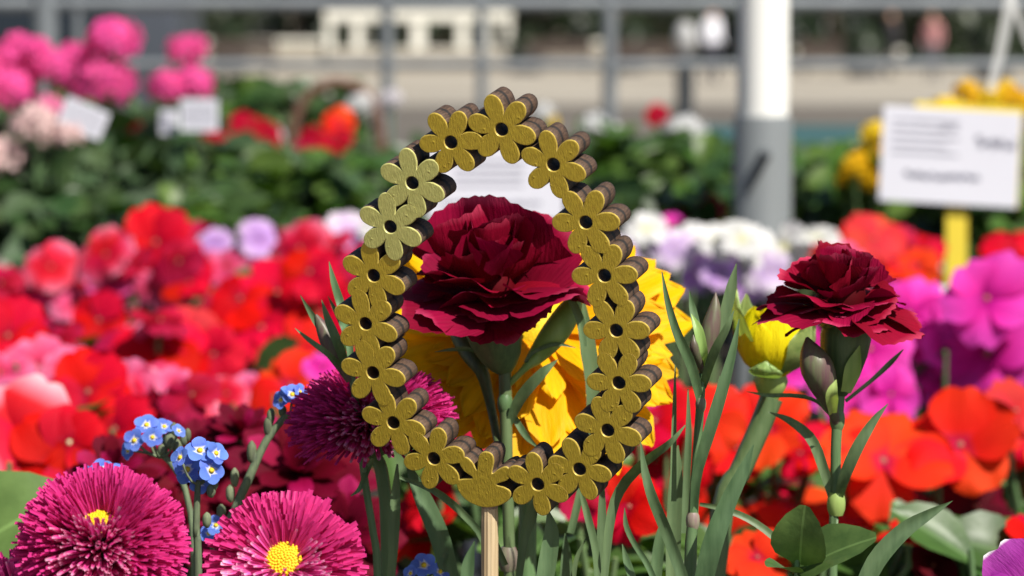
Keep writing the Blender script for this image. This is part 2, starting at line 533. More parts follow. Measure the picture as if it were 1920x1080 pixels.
def fan_petal(mat, var, kind):
    """carnation petal: a fan with a toothed, rippled edge"""
    def make():
        r = random.Random(500 + var * 7 + len(kind))
        half = {'outer': 54, 'mid': 54, 'inner': 50}[kind] * r.uniform(0.88, 1.1)
        rec = {'outer': 0.26, 'mid': 0.20, 'inner': -0.10}[kind] * r.uniform(0.6, 1.4)
        cup = {'outer': 0.06, 'mid': 0.22, 'inner': 0.55}[kind] * r.uniform(0.5, 1.4)
        ph, rip = r.random() * 6, r.uniform(0.05, 0.095)
        teeth = [r.uniform(-1, 1) for _ in range(30)]
        N = 24
        def fn(u, t):
            i = int(round((u + 1) / 2 * N))
            a = u * D2R(half) * (0.35 + 0.65 * min(1, t * 1.3))
            rr = 0.05 + 0.95 * t
            if t > 0.99:
                rr += 0.022 * (1 if i % 2 else -1) * (0.6 + 0.5 * teeth[i]) + 0.03 * teeth[(i // 4)]
            rr *= 1 - 0.10 * abs(u) ** 3
            x, y = rr * math.sin(a), rr * math.cos(a)
            z = cup * x * x * 1.2 + 0.12 * rr - rec * rr ** 2.4 + rip * math.sin(u * 4.6 + ph) * rr ** 2 + 0.022 * math.sin(u * 10 + 2 * ph) * rr ** 3 + 0.05 * math.sin(2.2 * t + ph) * (1 - u * u)
            return (x, y, z)
        return grid_mesh('fan_petal', fn, N, 8, mat)
    return cached(('fan', mat.name, var, kind), make)
def leaf_mesh(mat, var=0, w0=0.30, point=1.0):
    def make():
        r = random.Random(900 + var)
        rec, fold, ph = r.uniform(0.05, 0.35), r.uniform(0.2, 0.5), r.random() * 6
        def fn(u, t):
            w = w0 * math.sin(math.pi * (0.02 + 0.96 * t ** (0.85 if point >= 1 else 0.75))) ** (0.9 * point) + 0.004
            return (u * w, t, fold * abs(u) * w + 0.14 * t - rec * t * t + 0.02 * math.sin(9 * t + ph) * abs(u))
        return grid_mesh('leaf_shape', fn, 4, 6, mat)
    return cached(('leaf', mat.name, var, w0, point), make)

# ---------------------------------------------------------------- the setting
def sheet(name, x0, x1, y0, y1, z, mat, nx=1, ny=1):
    v = [(x0 + (x1 - x0) * i / nx, y0 + (y1 - y0) * j / ny, z) for j in range(ny + 1) for i in range(nx + 1)]
    f = [(j * (nx + 1) + i, j * (nx + 1) + i + 1, (j + 1) * (nx + 1) + i + 1, (j + 1) * (nx + 1) + i) for j in range(ny) for i in range(nx)]
    return place(name, mesh_of(name, v, f, mat, smooth=False), kind='structure')
M_GROUND = solid('ground_dust', (0.30, 0.27, 0.22), 0.9, (0.22, 0.19, 0.16), 0.05, bumps=0.2, bdist=0.05)
M_ROAD = solid('asphalt_worn', (0.135, 0.115, 0.092), 0.9, (0.085, 0.075, 0.063), 0.22, detail=6)
M_PAVE = solid('pale_paving', (0.36, 0.325, 0.265), 0.85, (0.27, 0.24, 0.195), 0.14, detail=6)
M_STEEL = solid('galvanised_steel', (0.20, 0.22, 0.235), 0.5, (0.15, 0.165, 0.18), 14, metal=0.3)
M_DARKSTEEL = solid('dark_steel', (0.045, 0.05, 0.055), 0.5, metal=0.3)
sheet('ground', -1500, 1500, -300, 2500, 0.0, M_GROUND)
sheet('road', -140, 140, 26, 58, 0.006, M_ROAD)
sheet('plaza', -160, 160, 58.2, 150, 0.12, M_PAVE)
kb = MB()
kb.box((0, 58.1, 0.06), (320, 0.2, 0.13))
place('kerb', kb.mesh('kerb', solid('kerb_stone', (0.42, 0.39, 0.34), 0.85), False), kind='structure')
def hill_fn(u, t):
    x = u * 1300
    return (x, 420 + t * 500, -2 + (38 + 10 * math.sin(x / 170) + 6 * math.sin(x / 61 + 1)) * math.sin(min(1, t * 1.3) * math.pi / 2))
place('hills', grid_mesh('hills', hill_fn, 60, 8, solid('hill_scrub', (0.06, 0.085, 0.045), 0.95, (0.035, 0.055, 0.03), 0.03)), kind='structure')

# distant trees behind the plaza
def crown_mesh(seed, mat):
    r = random.Random(seed)
    mb = MB()
    blobs = [(Vector((r.uniform(-2.2, 2.2), r.uniform(-2.0, 2.0), r.uniform(1.0, 6.2))), r.uniform(1.0, 1.8)) for _ in range(17)]
    for c, R in blobs:
        for _ in range(135):
            d = Vector((r.gauss(0, 1), r.gauss(0, 1), r.gauss(0, 1))).normalized()
            p = c + d * R * r.uniform(0.65, 1.05)
            a, b = d.orthogonal().normalized(), None
            q = Matrix.Rotation(r.uniform(0, 6.28), 3, d)
            a = q @ a
            b = d.cross(a)
            a = (a + d * r.uniform(-0.5, 0.5)).normalized()
            s = r.uniform(0.14, 0.28)
            mb.add([p - a * s, p + b * s * 0.6, p + a * s, p - b * s * 0.6], [(0, 1, 2, 3)])
    return mb.mesh('crown', mat, False)
M_FARLEAF = leaf_mat('far_foliage', (0.034, 0.055, 0.022), (0.014, 0.022, 0.010), trans=0.2, unit=False, scale=0.6, val=0.5)
M_BARK = solid('bark', (0.10, 0.075, 0.055), 0.9, (0.05, 0.038, 0.03), 6, bumps=0.5, bdist=0.02)
crowns = [crown_mesh(s, M_FARLEAF) for s in (1, 2, 3)]
tv, tf = tube_data([(0, 0, 0), (0.06, 0, 0.9), (0, 0.05, 2.2), (0.1, 0, 4.2)], [0.24, 0.18, 0.15, 0.07], 8)
b1, g1 = tube_data([(0, 0, 1.4), (0.7, 0.2, 2.6), (1.3, 0.3, 3.6)], [0.10, 0.07, 0.03], 6)
tmb = MB(); tmb.add(tv, tf); tmb.add(b1, g1)
b1, g1 = tube_data([(0, 0, 1.5), (-0.6, -0.2, 2.7), (-1.2, 0.2, 3.7)], [0.10, 0.07, 0.03], 6)
tmb.add(b1, g1)
trunk_me = tmb.mesh('trunk', M_BARK)
r = random.Random(5)
tree_lab = ['far plaza tree dark behind the pink geranium heads', 'far plaza tree above the white wall openings, left one', 'far plaza tree between the two thin railing posts',
            'far plaza tree above the egg ornament top', 'far plaza tree just left of the white canopy pole', 'far plaza tree just right of the white canopy pole',
            'far plaza tree above the white price card', 'far plaza tree at the right edge behind the hanging cord', 'far plaza tree beyond the left edge posts']
for i, (px, Z) in enumerate([(330, 104), (560, 112), (830, 108), (1010, 116), (1250, 106), (1560, 110), (1760, 103), (1960, 108), (40, 106)]):
    b = P(px, 0, Z); b.z = 0.12
    t = thing('plaza_tree', tree_lab[i], 'tree', b, 'trees beyond the plaza')
    s = r.uniform(0.95, 1.25)
    M = Matrix.Translation(b) @ Matrix.Rotation(r.uniform(0, 6.28), 4, 'Z') @ Matrix.Scale(s, 4)
    place('trunk', trunk_me, t, M)
    place('crown', crowns[i % 3], t, M)
# clipped hedge under the trees
hb = MB()
r = random.Random(9)
for _ in range(9000):
    p = Vector((r.uniform(-30, 30), 118 + r.uniform(-0.8, 0.8), r.uniform(0.12, 2.6)))
    a = Vector((r.gauss(0, 1), r.gauss(0, 1), r.gauss(0, 1))).normalized()
    b = a.orthogonal().normalized()
    s = r.uniform(0.12, 0.3)
    hb.add([p - a * s, p + b * s * 0.6, p + a * s, p - b * s * 0.6], [(0, 1, 2, 3)])
hedge = place('hedge', hb.mesh('hedge', M_FARLEAF, False), M=Matrix.Identity(4))
hedge['label'] = 'dark leafy hedge running along the back of the plaza'
hedge['category'] = 'hedge'

# far buildings
M_FAC = solid('facade_grey', (0.10, 0.105, 0.115), 0.85, (0.075, 0.08, 0.09), 0.8)
M_WIN = solid('window_dark', (0.02, 0.025, 0.03), 0.12)
M_FRAME = solid('window_frame', (0.35, 0.35, 0.34), 0.6)
def building(x0, x1, y, h, label, cols, floors, fac):
    c = Vector(((x0 + x1) / 2, y, 0.0))
    t = thing('town_building', label, 'building', c, 'buildings at the back of the plaza')
    mb = MB(); mb.box((0, 6, h / 2), (x1 - x0, 12, h))
    place('wall', mb.mesh('wall', fac, False), t)
    wm = MB(); wm.box((0, 0, 0), (1.7, 0.10, 1.9)); wme = wm.mesh('pane', M_WIN, False)
    fr = MB()
    for a, b in (((-0.92, 0, 0), (0.14, 0.16, 2.18)), ((0.92, 0, 0), (0.14, 0.16, 2.18)), ((0, 0, 1.02), (1.7, 0.16, 0.14)), ((0, 0, -1.02), (1.7, 0.16, 0.14)), ((0, 0, 0), (0.07, 0.14, 1.9))):
        fr.box(a, b)
    fme = fr.mesh('window', M_FRAME, False)
    for i in range(cols):
        for k in range(floors):
            q = c + Vector((-(x1 - x0) / 2 + (i + 0.5) * (x1 - x0) / cols, -0.03, 1.7 + k * 3.2))
            w = place('window', fme, t, Matrix.Translation(q))
            place('pane', wme, w, Matrix.Translation(q + Vector((0, 0.01, 0))))
building(-34, -9.2, 128, 14, 'long grey town building behind the pink geraniums', 9, 4, M_FAC)
building(-8.6, 9.5, 131, 11, 'pale town building behind the white wall openings', 7, 3, solid('facade_sand', (0.24, 0.21, 0.17), 0.85, (0.19, 0.165, 0.135), 0.7))
building(10.2, 36, 127, 13, 'dark town building behind the white price card', 9, 4, M_FAC)

# white colonnade wall on the plaza, with square openings
M_WHITEW = solid('white_render', (0.78, 0.76, 0.68), 0.7, (0.70, 0.68, 0.60), 3)
Zw = 97.0
b = P(785, 110, Zw)
t = thing('white_garden_wall', 'low white wall with square openings standing far off on the plaza', 'wall', Vector((b.x, b.y, 0.12)))
u0 = K * Zw
def wx(px):
    return (px - 785) * u0
wb = MB()
wb.box((0, 0, 0.62), ((960 - 610) * u0, 0.35, 0.06))
place('plinth', wb.mesh('plinth', M_WHITEW, False), t)
top = MB(); top.box((0, 0, 1.62), ((960 - 610) * u0, 0.45, 0.36))
place('coping', top.mesh('coping', M_WHITEW, False), t)
dd = MB(); dd.box((0, 0, 0.29), ((960 - 610) * u0, 0.33, 0.58))
place('lower_wall', dd.mesh('lower_wall', M_PAVE, False), t)
for px, w in ((618, 14), (672, 18), (722, 14), (785, 24), (868, 20), (912, 14), (953, 12)):
    pm = MB(); pm.box((0, 0, 0), (w * u0, 0.33, 0.80))
    place('pier', pm.mesh('pier', M_WHITEW, False), t, Matrix.Translation(WM[t.name].translation + Vector((wx(px), 0, 1.045))))
# beige wall further right and left
def long_wall(label, px0, px1, Z, h, mat):
    a, c = P(px0, 100, Z), P(px1, 100, Z)
    t = thing('terrace_wall', label, 'wall', Vector(((a.x + c.x) / 2, a.y, 0.12)))
    mb = MB(); mb.box((0, 0, h / 2 - 0.01), (c.x - a.x, 0.4, h))
    place('wall', mb.mesh('wall', mat, False), t)
    cp = MB(); cp.box((0, 0, h + 0.05), (c.x - a.x + 0.1, 0.55, 0.12))
    place('coping', cp.mesh('coping', M_WHITEW, False), t)
M_BEIGE = solid('beige_render', (0.40, 0.36, 0.29), 0.85, (0.30, 0.27, 0.22), 1.2)
long_wall('pale beige terrace wall far behind the white canopy pole', 1490, 1690, 92, 0.55, M_BEIGE)
long_wall('pale beige terrace wall far behind the thin railing posts', 990, 1240, 98, 0.75, M_BEIGE)
long_wall('pale beige terrace wall at the left beyond the geraniums', 380, 600, 96, 0.8, M_BEIGE)

# ---------------------------------------------------------------- people far off on the plaza (soft, small)
def person(px, Z, label, shirt, legs, h=1.7, lean=0.0, face=0.0):
    b = P(px, 100, Z); b.z = 0.12
    t = thing('person', label, 'person', b)
    me = bpy.data.meshes.new('body')
    J = {'pel': (0, 0, .53), 'wai': (0, 0, .60), 'che': (0, 0, .74), 'nec': (0, 0, .83), 'hd0': (0, -.01, .875), 'hd1': (0, -.012, .925), 'top': (0, 0, .985),
         'sL': (.105, 0, .80), 'eL': (.135, .01, .63), 'wL': (.13, -.05, .49), 'hL': (.125, -.07, .44), 'sR': (-.105, 0, .80), 'eR': (-.14, .015, .63), 'wR': (-.14, -.03, .48), 'hR': (-.135, -.045, .43),
         'tL': (.055, 0, .50), 'kL': (.06, -.03, .28), 'aL': (.06, .02, .045), 'fL': (.065, -.07, .015), 'tR': (-.055, 0, .50), 'kR': (-.06, .01, .28), 'aR': (-.06, .06, .05), 'fR': (-.065, -.02, .015)}
    rad = dict(pel=.085, wai=.075, che=.092, nec=.032, hd0=.045, hd1=.058, top=.035, sL=.042, eL=.028, wL=.020, hL=.022, sR=.042, eR=.028, wR=.020, hR=.022,
               tL=.058, kL=.038, aL=.024, fL=.022, tR=.058, kR=.038, aR=.024, fR=.022)
    E = ['pel-wai', 'wai-che', 'che-nec', 'nec-hd0', 'hd0-hd1', 'hd1-top', 'che-sL', 'sL-eL', 'eL-wL', 'wL-hL', 'che-sR', 'sR-eR', 'eR-wR', 'wR-hR', 'pel-tL', 'tL-kL', 'kL-aL', 'aL-fL', 'pel-tR', 'tR-kR', 'kR-aR', 'aR-fR']
    ks = list(J)
    me.from_pydata([tuple(c * h for c in J[k]) for k in ks], [tuple(ks.index(q) for q in e.split('-')) for e in E], [])
    skin = solid('skin', (0.45, 0.27, 0.19), 0.55)
    m, nt, out = new_mat('clothes_by_height')
    tc = node(nt, 'ShaderNodeTexCoord'); sp = node(nt, 'ShaderNodeSeparateXYZ'); nt.links.new(tc.outputs['Object'], sp.inputs[0])
    cr = ramp(nt, [(0, (0.02, 0.02, 0.02)), (0.03, legs), (0.52, shirt), (0.83, (0.45, 0.27, 0.19)), (0.955, (0.03, 0.02, 0.015))], mathn(nt, 'DIVIDE', sp.outputs['Z'], h))
    cr.node.color_ramp.interpolation = 'CONSTANT'
    bs = node(nt, 'ShaderNodeBsdfPrincipled'); bs.inputs['Roughness'].default_value = 0.8
    nt.links.new(cr, bs.inputs['Base Color']); nt.links.new(bs.outputs[0], out.inputs[0])
    me.materials.append(m)
    o = place('body', me, t, Matrix.Translation(b) @ Matrix.Rotation(face, 4, 'Z'))
    sk = o.modifiers.new('skin', 'SKIN')
    for i, k in enumerate(ks):
        me.skin_vertices[0].data[i].radius = (rad[k] * h, rad[k] * h * (0.75 if k in ('che', 'wai', 'pel') else 1))
    me.skin_vertices[0].data[0].use_root = True
    sk.use_smooth_shade = True
    ss = o.modifiers.new('subdivide', 'SUBSURF'); ss.levels = 1; ss.render_levels = 1
person(1335, 74, 'person in a white shirt and dark trousers standing on the plaza', (0.72, 0.72, 0.78), (0.03, 0.03, 0.045), face=0.6)
person(1748, 78, 'person in a pale pink top and grey trousers on the plaza', (0.48, 0.22, 0.22), (0.14, 0.14, 0.16), 1.6, face=-0.5)
person(1670, 84, 'person in dark clothes standing beside the terrace wall', (0.06, 0.055, 0.06), (0.03, 0.03, 0.035), 1.65, face=2.2)

# ---------------------------------------------------------------- dark van parked beyond the railing, top left
Zv = 24.0
fr_ = P(318, 100, Zv)
t = thing('parked_van', 'dark blue grey van parked beyond the railing, top left', 'van', Vector((fr_.x - 2.4, fr_.y, 0.0)))
M_VAN = solid('van_paint', (0.060, 0.068, 0.085), 0.35, (0.05, 0.057, 0.07), 1.5)
M_GLASS = solid('van_glass', (0.015, 0.018, 0.022), 0.08, spec=0.6)
M_RUB = solid('rubber', (0.02, 0.02, 0.02), 0.8)
prof = [(-2.4, 0.32), (-2.42, 1.0), (-2.36, 1.85), (-2.2, 1.98), (0.95, 1.98), (1.25, 1.86), (1.78, 1.12), (2.28, 0.98), (2.42, 0.78), (2.44, 0.36), (1.9, 0.30), (-1.9, 0.30)]
mb = MB()
n = len(prof)
va = [Vector((x, -0.9 if z < 1.2 else -0.82, z)) for x, z in prof]; vb = [Vector((x, 0.9 if z < 1.2 else 0.82, z)) for x, z in prof]
mb.add(va + vb, [(i, (i + 1) % n, n + (i + 1) % n, n + i) for i in range(n)])
mb.add(va, [tuple(range(n))]); mb.add(vb, [tuple(range(n - 1, -1, -1))])
body = place('body', mb.mesh('body', M_VAN, False), t)
for x0, x1, x2, x3 in ((0.35, 1.45, 1.12, 0.35), (-0.75, 0.25, 0.25, -0.75), (-2.0, -0.85, -0.85, -2.0)):
    v = [Vector((x0, -0.905, 1.18)), Vector((x1, -0.905, 1.18)), Vector((x2, -0.845, 1.76)), Vector((x3, -0.845, 1.76))]
    v += [q + Vector((0, 0.05, 0)) for q in v]
    place('window', mesh_of('window', v, [(0, 1, 2, 3), (7, 6, 5, 4), (0, 4, 5, 1), (1, 5, 6, 2), (2, 6, 7, 3), (3, 7, 4, 0)], M_GLASS, smooth=False), t)
dr = MB(); dr.box((0.3, -0.902, 0.75), (1.0, 0.02, 0.78)); dd_ = place('door', dr.mesh('door', M_VAN, False), t)
hd_ = MB(); hd_.box((-0.08, -0.925, 0.98), (0.18, 0.03, 0.035)); place('handle', hd_.mesh('handle', M_RUB, False), dd_)
for x in (-1.5, 1.55):
    for sy in (-1, 1):
        b0 = WM[t.name].translation
        v, f = tube_data([Vector((x, sy * 0.72, 0.33)), Vector((x, sy * 0.74, 0.33)), Vector((x, sy * 0.91, 0.33)), Vector((x, sy * 0.925, 0.33))], [0.28, 0.33, 0.33, 0.28], 24)
        w_ = place('wheel', mesh_of('wheel', v, f, M_RUB), t)
        v, f = tube_data([Vector((x, sy * 0.90, 0.33)), Vector((x, sy * 0.93, 0.33))], [0.20, 0.17], 16)
        place('rim', mesh_of('rim', v, f, M_STEEL), w_)
hl = MB(); hl.box((2.36, -0.62, 0.82), (0.10, 0.34, 0.16)); place('headlight', hl.mesh('headlight', solid('lens', (0.6, 0.6, 0.6), 0.15), False), t)
hl = MB(); hl.box((2.36, 0.62, 0.82), (0.10, 0.34, 0.16)); place('headlight', hl.mesh('headlight', MATS['lens'], False), t)
for o_ in [t] + list(t.children) + [q for c_ in t.children for q in c_.children]:      # it faces left
    if o_.type == 'MESH':
        for v_ in o_.data.vertices:
            v_.co.x = -v_.co.x
t.location.x += 0.15
# benches and planters scattered over the plaza
bn = MB(); bn.box((0, 0, 0.45), (1.7, 0.45, 0.06)); seat_me = bn.mesh('seat', solid('bench_wood_dark', (0.07, 0.05, 0.04), 0.8), False)
bk = MB(); bk.box((0, 0.24, 0.72), (1.7, 0.05, 0.38)); back_me = bk.mesh('backrest', MATS['bench_wood_dark'], False)
lg = MB(); lg.box((0, 0, 0.21), (0.07, 0.42, 0.42)); leg_me = lg.mesh('leg', M_DARKSTEEL, False)
for px, Z, lab in ((455, 88, 'dark plaza bench below the terrace wall on the far left'), (1050, 90, 'dark plaza bench far off between two railing posts'), (1215, 82, 'dark plaza bench far off left of the canopy pole'), (1560, 86, 'dark plaza bench far off right of the canopy pole')):
    b = P(px, 100, Z); b.z = 0.12
    t = thing('plaza_bench', lab, 'bench', b, 'dark benches on the plaza')
    place('seat', seat_me, t); place('backrest', back_me, t)
    for sx in (-0.7, 0.7):
        place('leg', leg_me, t, Matrix.Translation(b + Vector((sx, 0, 0))))
for px, Z, h, lab in ((430, 90, 1.0, 'dark stone planter with a shrub, far left of the white wall'), (985, 92, 0.9, 'dark stone planter with a shrub just right of the white wall'), (1180, 94, 1.2, 'dark stone planter with a shrub far behind the bollard'), (1620, 84, 1.0, 'dark stone planter with a shrub far behind the price card'), (1860, 80, 1.3, 'dark stone planter with a shrub near the hanging straps')):
    b = P(px, 100, Z); b.z = 0.12
    t = thing('stone_planter', lab, 'planter', b, 'stone planters on the plaza')
    v, f = tube_data([(0, 0, 0), (0, 0, 0.5), (0, 0, 0.55), (0, 0, 0.56)], [0.40, 0.52, 0.55, 0.48], 14)
    place('bowl', mesh_of('bowl', v, f, solid('planter_stone', (0.10, 0.10, 0.10), 0.8)), t)
    rr = random.Random(int(px)); mb = MB()
    for _ in range(260):
        d = Vector((rr.gauss(0, 1), rr.gauss(0, 1), abs(rr.gauss(0, 1)))).normalized()
        q = Vector((0, 0, 0.5)) + Vector((d.x * 0.6, d.y * 0.6, d.z * h)) * rr.uniform(0.5, 1)
        a = d.orthogonal().normalized(); c2 = d.cross(a)
        mb.add([q - a * 0.12, q + c2 * 0.08, q + a * 0.12, q - c2 * 0.08], [(0, 1, 2, 3)])
    place('shrub', mb.mesh('shrub', M_FARLEAF, False), t)

# ---------------------------------------------------------------- steel railing behind the stall
Zr = 7.0
br = P(960, 500, Zr)
t = thing('street_railing', 'grey steel railing with upright posts behind the flower stall', 'railing', Vector((0, br.y, 0)))
def rail_z(y):
    return P(960, y, Zr).z
def cyl(p0, p1, rad, n=12):
    return tube_data([Vector(p0), Vector(p1)], [rad, rad], n)
for y, rad in ((121, 0.010), (8, 0.014)):
    v, f = cyl((-2.6, 0, rail_z(y)), (2.6, 0, rail_z(y)), rad)
    place('rail', mesh_of('rail', v, f, M_STEEL), t)
for px, w in ((90, 44), (150, 18), (727, 24), (903, 20), (1142, 28)):
    x = P(px, 100, Zr).x
    v, f = cyl((x, 0.0, 0.0), (x, 0.0, 1.75), w * K * Zr / 2)
    place('post', mesh_of('post', v, f, M_STEEL), t)
q = P(1284, 220, 9.0)
t = thing('lamp_bollard', 'slim dark bollard with round pale cap left of the canopy pole', 'bollard', Vector((q.x, q.y, 0)))
v, f = tube_data([(0, 0, 0), (0, 0, 0.05), (0, 0, 0.06), (0, 0, 1.16), (0, 0, 1.2)], [0.05, 0.05, 0.024, 0.024, 0.018], 14)
place('post', mesh_of('post', v, f, M_DARKSTEEL), t)
v, f = tube_data([(0, 0, 1.19), (0, 0, 1.205), (0, 0, 1.235), (0, 0, 1.265), (0, 0, 1.275)], [0.014, 0.026, 0.030, 0.022, 0.006], 14)
place('cap', mesh_of('cap', v, f, solid('cap_grey', (0.4, 0.4, 0.4), 0.4)), t)

# ---------------------------------------------------------------- stall: canopy pole, bench
Zp = 2.95
q = P(1430, 300, Zp)
t = thing('canopy_pole', 'thick stall pole, white above and grey sleeve below, behind the pansies', 'pole', Vector((q.x, q.y, 0)))
zj = P(1430, 217, Zp).z
v, f = tube_data([(0, 0, zj), (0, 0, 2.6)], [48 * K * Zp, 48 * K * Zp], 32)
place('upper_tube', mesh_of('upper_tube', v, f, solid('white_enamel', (0.80, 0.80, 0.76), 0.35, (0.78, 0.78, 0.74), 3)), t)
v, f = tube_data([(0, 0, 0), (0, 0, 0.02), (0, 0, 0.021), (0, 0, zj - 0.004), (0, 0, zj)], [0.06, 0.06, 55 * K * Zp, 55 * K * Zp, 52 * K * Zp], 32)
place('lower_sleeve', mesh_of('lower_sleeve', v, f, solid('grey_enamel', (0.19, 0.205, 0.21), 0.32, (0.17, 0.185, 0.19), 5, spec=0.5)), t)
bz = P(1425, 285, Zp).z
v, f = tube_data([(0, -55 * K * Zp + 0.002, bz), (0.0, -55 * K * Zp - 0.012, bz)], [0.0045, 0.0045], 10)
place('locking_pin', mesh_of('locking_pin', v, f, M_STEEL), t)
v, f = tube_data([(0, -55 * K * Zp - 0.012, bz), (-0.008, -55 * K * Zp - 0.011, bz - 0.018), (-0.017, -55 * K * Zp - 0.009, bz - 0.034)], [0.005, 0.0035, 0.002], 8)
place('pin_lever', mesh_of('pin_lever', v, f, M_DARKSTEEL), t)

M_PLANK = solid('bench_plank', (0.20, 0.15, 0.10), 0.85, (0.13, 0.095, 0.065), 6, stretch=(1, 12, 12), bumps=0.3)
t = thing('display_bench', 'plank display bench carrying all the flower trays', 'bench', Vector((0, 2.7, 0)))
for k in range(22):
    mb = MB(); mb.box((0, -1.97 + k * 0.19 + 0.0, 0.845), (3.4, 0.182, 0.03))
    place('plank', mb.mesh('plank', M_PLANK, False), t)
for sx in (-1.5, 1.5):
    for sy in (-1.8, 0.0, 1.8):
        mb = MB(); mb.box((sx, sy, 0.4145), (0.07, 0.07, 0.829))
        place('leg', mb.mesh('leg', M_PLANK, False), t)
M_TRAY = solid('black_plastic', (0.018, 0.018, 0.018), 0.45)
def tray(x0, x1, y0, y1, label):
    c = Vector(((x0 + x1) / 2, (y0 + y1) / 2, 0.86))
    t = thing('plant_tray', label, 'tray', c, 'soil-filled plant trays on the bench')
    w, d = x1 - x0, y1 - y0
    mb = MB()
    mb.box((0, 0, 0.006), (w, d, 0.010))
    for sx in (-1, 1):
        mb.box((sx * (w / 2 - 0.004), 0, 0.041), (0.008, d, 0.058))
    for sy in (-1, 1):
        mb.box((0, sy * (d / 2 - 0.004), 0.041), (w - 0.0165, 0.008, 0.058))
    place('tray_wall', mb.mesh('tray_wall', M_TRAY, False), t)
    def fn(u, s):
        return (u * (w / 2 - 0.009), (s - 0.5) * (d - 0.018), 0.071 + 0.006 * math.sin(31 * u + 3) * math.cos(17 * s) + 0.004 * math.sin(60 * s + 9 * u))
    place('potting_soil', grid_mesh('potting_soil', fn, 30, 24, MAT_SOIL), t, kind='stuff')
tray(-1.0, -0.02, 0.80, 1.28, 'soil tray under the pompom daisies'), tray(0.0, 1.0, 0.80, 1.28, 'soil tray under the dark red carnations')
tray(-1.2, -0.02, 1.30, 2.0, 'soil tray under the scarlet impatiens on the left'), tray(0.0, 1.2, 1.30, 2.0, 'soil tray under the orange and magenta impatiens')
tray(-1.4, -0.02, 2.02, 2.75, 'soil tray under the crimson and lilac flowers'), tray(0.0, 1.4, 2.02, 2.75, 'soil tray under the white pansies')
tray(-1.6, -0.02, 2.80, 4.55, 'soil tray under the geraniums and primroses'), tray(0.0, 1.6, 2.99, 4.55, 'soil tray under the yellow flowers by the price card')

# ---------------------------------------------------------------- gold egg-shaped flower ornament on a stick
NRM = (-FW - RT * 0.42 - UP * 0.34).normalized()
E2 = (UP - NRM * UP.dot(NRM)).normalized()
E1 = E2.cross(NRM).normalized()
EO = P(905, 560, 1.0)
def on_plate(x, y):
    d = ray(x, y)
    s = (EO - CAM).dot(NRM) / d.dot(NRM)
    q = CAM + d * s - EO
    return q.dot(E1), q.dot(E2)
TH = 0.0095
PLATE = Matrix(((E1.x, E2.x, NRM.x, EO.x), (E1.y, E2.y, NRM.y, EO.y), (E1.z, E2.z, NRM.z, EO.z), (0, 0, 0, 1)))
def inset(poly, d):
    n = len(poly)
    out = []
    for i in range(n):
        a, b, c = poly[i - 1], poly[i], poly[(i + 1) % n]
        e1 = Vector((b[0] - a[0], b[1] - a[1])); e2 = Vector((c[0] - b[0], c[1] - b[1]))
        if e1.length < 1e-9: e1 = e2
        if e2.length < 1e-9: e2 = e1
        nn = (Vector((-e1.y, e1.x)).normalized() + Vector((-e2.y, e2.x)).normalized())
        nn = nn.normalized() if nn.length > 1e-6 else Vector((0, 0))
        out.append((b[0] + nn.x * d, b[1] + nn.y * d))
    return out
def flower_outline(R, rot):
    pts = []
    cx, a, b = 0.615, 0.385, 0.275
    for k in range(6):
        th = rot + k * math.pi / 3
        jr = 1.0
        for i in range(15):
            ph = -1.95 + 3.9 * i / 14
            x, y = cx + a * math.cos(ph), b * math.sin(ph) * (1.04 if abs(ph) < 1.2 else 1.0)
            pts.append((R * (x * math.cos(th) - y * math.sin(th)), R * (x * math.sin(th) + y * math.cos(th))))
        tn = th + math.pi / 6
        pts.append((R * 0.395 * math.cos(tn), R * 0.395 * math.sin(tn)))
    return pts
def cutout(outline, hole, gold, bev=0.00030, merged=None):
    """plywood cut-out: painted face with a rounded painted rim, laser-burnt edge, optional round hole"""
    mb = MB()
    n = len(outline)
    o_in, o_mid = inset(outline, bev), inset(outline, bev * 0.3)
    low, mid = [-bev * 1.3] * n, [-bev * 0.3] * n
    if merged:                                                  # no rim where a petal runs into its neighbour
        for i in range(n):
            if merged[i]:
                o_in[i] = (outline[i][0] * 0.9998, outline[i][1] * 0.9998)
                o_mid[i] = (outline[i][0] * 0.9999, outline[i][1] * 0.9999)
                low[i], mid[i] = -0.00004, -0.00002
    def ring(poly, z):
        return [Vector((x, y, z[i] if isinstance(z, list) else z)) for i, (x, y) in enumerate(poly)]
    def strip(a, b, mi):
        m = len(a)
        mb.add(a + b, [(i, (i + 1) % m, m + (i + 1) % m, m + i) for i in range(m)], mi)
    sm = []
    def mark(s):
        sm.extend([s] * (len(mb.f) - len(sm)))
    if hole:
        hr = hole
        hp = []
        for x, y in outline:
            a = math.atan2(y, x)
            hp.append((hr * math.cos(a), hr * math.sin(a)))
        hq = [(x * (1 + bev * 0.9 / hr), y * (1 + bev * 0.9 / hr)) for x, y in hp]
        strip(ring(o_in, 0), ring(hq, 0), 0); mark(False)
        strip(ring(hq, 0), ring(hp, -bev), 2); mark(True)
        strip(ring(hp, -bev), ring(hp, -TH), 1); mark(True)
        strip(ring(hp, -TH), ring(outline, -TH), 1); mark(False)
    else:
        mb.add(ring(o_in, 0), [tuple(range(n))], 0); mark(False)
        mb.add(ring(outline, -TH), [tuple(range(n - 1, -1, -1))], 1); mark(False)
    strip(ring(outline, low), ring(o_mid, mid), 2)
    strip(ring(o_mid, mid), ring(o_in, 0), 2); mark(True)
    strip(ring(outline, -TH), ring(outline, low), 1); mark(True)
    return mb.mesh('blossom', [gold, MAT_PLY, MAT_RIMP if gold == MAT_PALEGOLD else MAT_RIM], sm)
def inside(p, poly):
    c = False
    n = len(poly)
    for i in range(n):
        (x1, y1), (x2, y2) = poly[i], poly[i - 1]
        if (y1 > p[1]) != (y2 > p[1]) and p[0] < (x2 - x1) * (p[1] - y1) / (y2 - y1) + x1:
            c = not c
    return c
